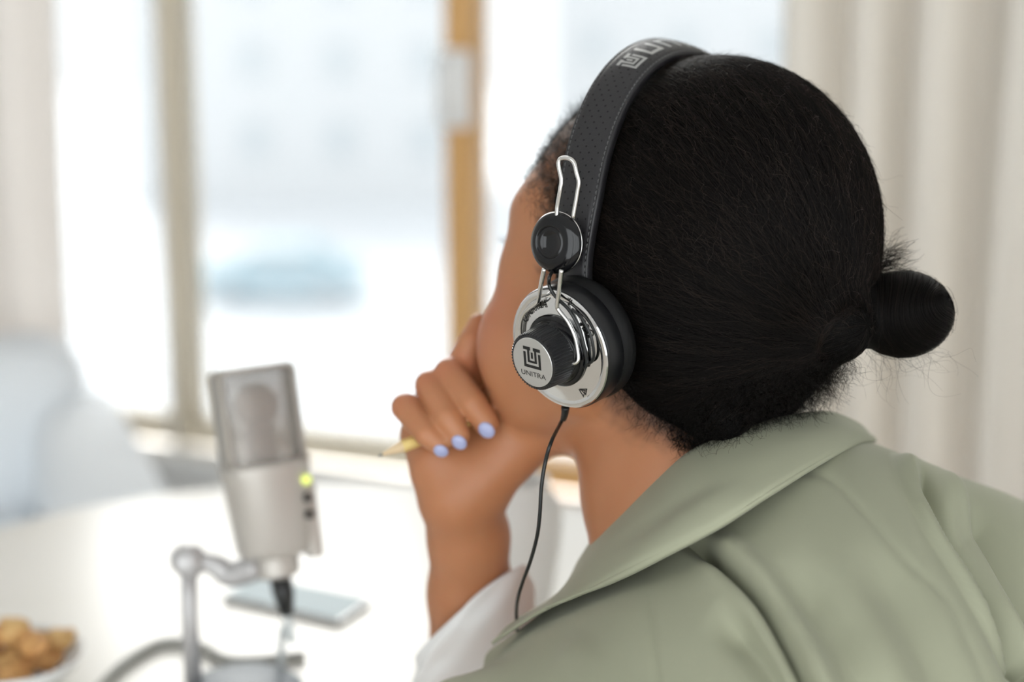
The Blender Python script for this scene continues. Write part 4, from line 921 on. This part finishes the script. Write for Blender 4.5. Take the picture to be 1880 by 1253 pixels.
# grille: back shell, side frame, front and rear mesh, capsule inside
fr = MB()
for sx in (-1, 1): fr.box(ml(sx*29.0, 0, 126), (0.0022, 0.017, 0.038), np.array([MRr, MFw, MU]), 0.0015)
fr.box(ml(0, 0, 164.5), (0.0285, 0.017, 0.0022), np.array([MRr, MFw, MU]), 0.0015)
fr.box(ml(0, 0, 90.5), (0.031, 0.024, 0.0016), np.array([MRr, MFw, MU]), 0.0010)
fr.build('grille_frame', M['mic_grille'], mic)
for sg, nm in ((1, 'front_mesh'), (-1, 'rear_mesh')):
    V = []; nu, nv = 17, 21
    for i in range(nu):
        for j in range(nv):
            x = -28+56*i/(nu-1); u = 91+73*j/(nv-1); ex = (x/28)**4; ey = max(0, (u-140)/24)**3
            V.append(ml(x*(1-0.06*ey), sg*(15+9*(1-ex)*(1-ey)), u))
    o = build(nm, np.array(V), grid_faces(nu, nv), M['mesh'], mic); o.modifiers.new('thickness', 'SOLIDIFY').thickness = 0.0008
cp = MB(); cp.lathe([(0, -6), (15, -6), (17, -4), (17, 4), (15, 6), (0, 6)], (0, 0, 0), (0, 0, 1), 32); Vc = np.array(cp.v)
build('capsule', np.array([ml(a, c, 136+b) for a, b, c in Vc]), cp.f, M['capsule'], mic)
MB().tube([ml(0, 0, 92), ml(0, 0, 122)], 0.012, 16).build('capsule_mount', M['capsule'], mic)
def stud(name, x, f_, u, r, h, m):
    d = nrm(MFw*0.75+MRr*0.66*np.sign(x)); cb = ml(x, f_, u); v, f = lathe([(r, -0.002), (r, h*0.6), (r*0.8, h), (0, h)], cb, d, 20); build(name, v, f, m, mic)
stud('status_light', 25, 21.5, 74, 0.0036, 0.004, M['led']); stud('switch', 24.2, 21, 60, 0.0035, 0.004, M['rubber']); stud('switch', 24.2, 20.2, 47, 0.0035, 0.004, M['rubber'])
# bracket on the side
MB().box(ml(29, 6, 42), (0.006, 0.010, 0.030), np.array([MRr, MFw, MU]), 0.003).build('side_rail', M['mic_body'], mic)
pl = MB(); pl.tube([ml(1, 0, 2), ml(2, 0, -12), ml(3, 0, -30)], np.array([0.0085, 0.0085, 0.005]), 16); pl.build('plug', M['rubber'], mic)
M['pale_cable'] = mat('pale_grey_cable', (0.66, 0.70, 0.70), 0.5)
gb = on_z(522, 1218, TZ+0.02)
cv, cf = tube(catmull([ml(3, 0, -29), ml(4, 0, -50), gb+ZUP*0.03, on_z(520, 1232, TZ+0.0035), on_z(560, 1300, TZ+0.0035), on_z(700, 1340, TZ+0.0035)], 60), 0.0030, 8); build('microphone_cable', cv, cf, M['pale_cable'], mic)
# the desk stand
piv = PW(346, 1030, MD)
foot = np.array([piv[0], piv[1], TZ+0.008]); sb = foot+np.array([0.040, -0.006, -0.008])
stn = thing('microphone_stand', sb, 'grey desk stand with round slate base holding the microphone', 'microphone stand')
v, f = lathe([(0.0, 0.0), (0.047, 0.0), (0.048, 0.003), (0.047, 0.008), (0.042, 0.011), (0.0, 0.012)], sb, (0, 0, 1), 48); autosmooth(build('base', v, f, M['base'], stn), 40)
MB().tube([foot, foot*0.5+piv*0.5+np.array([-0.001, 0, 0]), piv], np.array([0.0072, 0.0066, 0.0066]), 16).build('rod', M['stand'], stn)
MB().lathe([(0, -0.012), (0.011, -0.012), (0.013, -0.009), (0.013, 0.009), (0.011, 0.012), (0, 0.012)], piv, MFw, 24).build('pivot', M['stand'], stn)
arm = catmull([piv, PW(378, 1032, MD), PW(402, 1042, MD), PW(425, 1056, MD), ml(-14, 0, 12)], 24)
MB().tube(arm, np.linspace(0.0068, 0.011, 24), 14).build('arm', M['stand'], stn)
# bowl of pastries, grey cable ----------------------------------------
M['bowl'] = mat('white_bowl_glaze', (0.82, 0.82, 0.80), 0.25, coat=0.3)
M['pastry'] = mat('golden_pastry', (0.68, 0.38, 0.14), 0.6, noise=(60, (0.36, 0.14, 0.04), 0.8), bump=(90, 0.6, 0.003)); M['pastry_pale'] = mat('pale_pastry', (0.72, 0.48, 0.20), 0.6, noise=(60, (0.5, 0.24, 0.08), 0.7), bump=(90, 0.6, 0.003))  # second pastry colour is paler, for variety
bc = on_z(20, 1262, TZ)
v, f = lathe([(0.0, 0.0), (0.030, 0.0), (0.034, 0.004), (0.052, 0.016), (0.060, 0.028), (0.0585, 0.029), (0.050, 0.018), (0.032, 0.008), (0.0, 0.007)], bc, (0, 0, 1), 48)
tag(build('bowl', v, f, M['bowl'], None), 'white bowl of pastries on the near corner of the table', 'bowl')
NP = 0
r2 = np.random.default_rng(11)
spots = [(0, 0, .020), (.026, .006, .020), (-.022, .016, .020), (.004, .028, .020), (.012, -.026, .020), (-.018, -.020, .020), (.002, .010, .042), (.024, -.012, .040), (-.014, .002, .041), (.034, .022, .031)]
adj = ['topmost golden', 'round golden', 'small golden', 'curled golden', 'flat golden', 'dark baked', 'upper pale', 'crusty brown', 'pale', 'long brown']
wh = ['in the middle of the bowl', 'near the right rim of the bowl', 'near the left rim of the bowl', 'at the back of the bowl', 'at the front of the bowl', 'at the front left of the bowl', 'on top of the pile', 'on the right of the pile', 'on the left of the pile', 'leaning over the bowl rim']
for i, (dx, dy, dz) in enumerate(spots):
    c = bc+np.array([dx, dy, dz]); a = r2.uniform(0, 6.28); ax = np.array([[math.cos(a), math.sin(a), 0.2*r2.normal()], [-math.sin(a), math.cos(a), 0.2*r2.normal()], [0, 0, 1]])
    ax = np.array([nrm(q) for q in ax]); rr = np.array([0.0175, 0.0115, 0.0100])*r2.uniform(0.85, 1.15)
    V, F = ellipsoid((0, 0, 0), rr, np.eye(3), 20, 12); V = V*(1+0.13*np.sin(V[:, :1]*520+i)+0.05*np.sin(V[:, 1:2]*700)); V[:, 2] += 0.25*V[:, 0]**2/0.0175
    tag(build('pastry', c+V@ax, F, M['pastry'] if i % 3 else M['pastry_pale'], None), f'{adj[i]} pastry lying {wh[i]}', 'pastry', 'pastries in the white bowl')
gc = [on_z(a, b, TZ+0.0045) for a, b in ((150, 1300), (205, 1240), (245, 1208), (290, 1184), (330, 1180), (372, 1190))]+[on_z(430, 1215, TZ+0.0045), on_z(560, 1205, TZ+0.0045)]
v, f = tube(catmull(gc, 60), 0.0042, 10); M['grey_cable'] = mat('grey_rubber_cable', (0.36, 0.36, 0.33), 0.6)
tag(build('cable', v, f, M['grey_cable'], None), 'grey cable curving over the table beside the stand', 'cable')
# white vase behind the forearm -----------------------------------
M['vase'] = mat('warm_white_stoneware', (0.78, 0.77, 0.74), 0.5)
vc = on_z(956, 1128, TZ)
v, f = lathe([(0.0, 0.0), (0.022, 0.0), (0.024, 0.003), (0.030, 0.03), (0.0355, 0.07), (0.0365, 0.095), (0.033, 0.108), (0.026, 0.115), (0.024, 0.122), (0.026, 0.126), (0.0235, 0.126), (0.021, 0.117), (0.030, 0.10), (0.032, 0.07), (0.02, 0.006), (0.0, 0.005)], vc, (0, 0, 1), 48)
tag(build('vase', v, f, M['vase'], None), 'warm white stoneware vase standing behind the raised forearm', 'vase')
# pale armchair by the window ------------------------------------------
M['uphol'] = mat('pale_blue_upholstery', (0.90, 0.935, 0.965), 0.9, bump=(300, 0.2, 0.001)); M['uphol2'] = mat('off_white_upholstery', (0.88, 0.88, 0.87), 0.9, bump=(300, 0.2, 0.001))
ac = np.array([-0.90, 2.25, 0.0]); AXC = np.array([[0.94, 0.34, 0], [-0.34, 0.94, 0], [0, 0, 1.0]])
chair = thing('armchair', ac, 'pale blue upholstered armchair standing below the sheer curtain', 'armchair')
def cb(nm, x, y, z, hx, hy, hz, m, bev): MB().box(ac+AXC.T@np.array([x, y, z]), (hx, hy, hz), AXC, bev).build(nm, m, chair)
cb('seat_base', 0, 0, 0.24, 0.36, 0.34, 0.12, M['uphol2'], 0.03); cb('seat_cushion', 0, -0.03, 0.43, 0.25, 0.30, 0.08, M['uphol'], 0.045)
cb('backrest', 0, 0.27, 0.53, 0.34, 0.09, 0.22, M['uphol'], 0.07)
for sx in (-1, 1): cb('armrest', sx*0.32, -0.02, 0.46, 0.075, 0.34, 0.20, M['uphol2'] if sx < 0 else M['uphol'], 0.06)
for sx in (-1, 1):
    for sy in (-1, 1): cb('leg', sx*0.29, sy*0.26, 0.06, 0.022, 0.022, 0.06, M['pine'], 0.004)
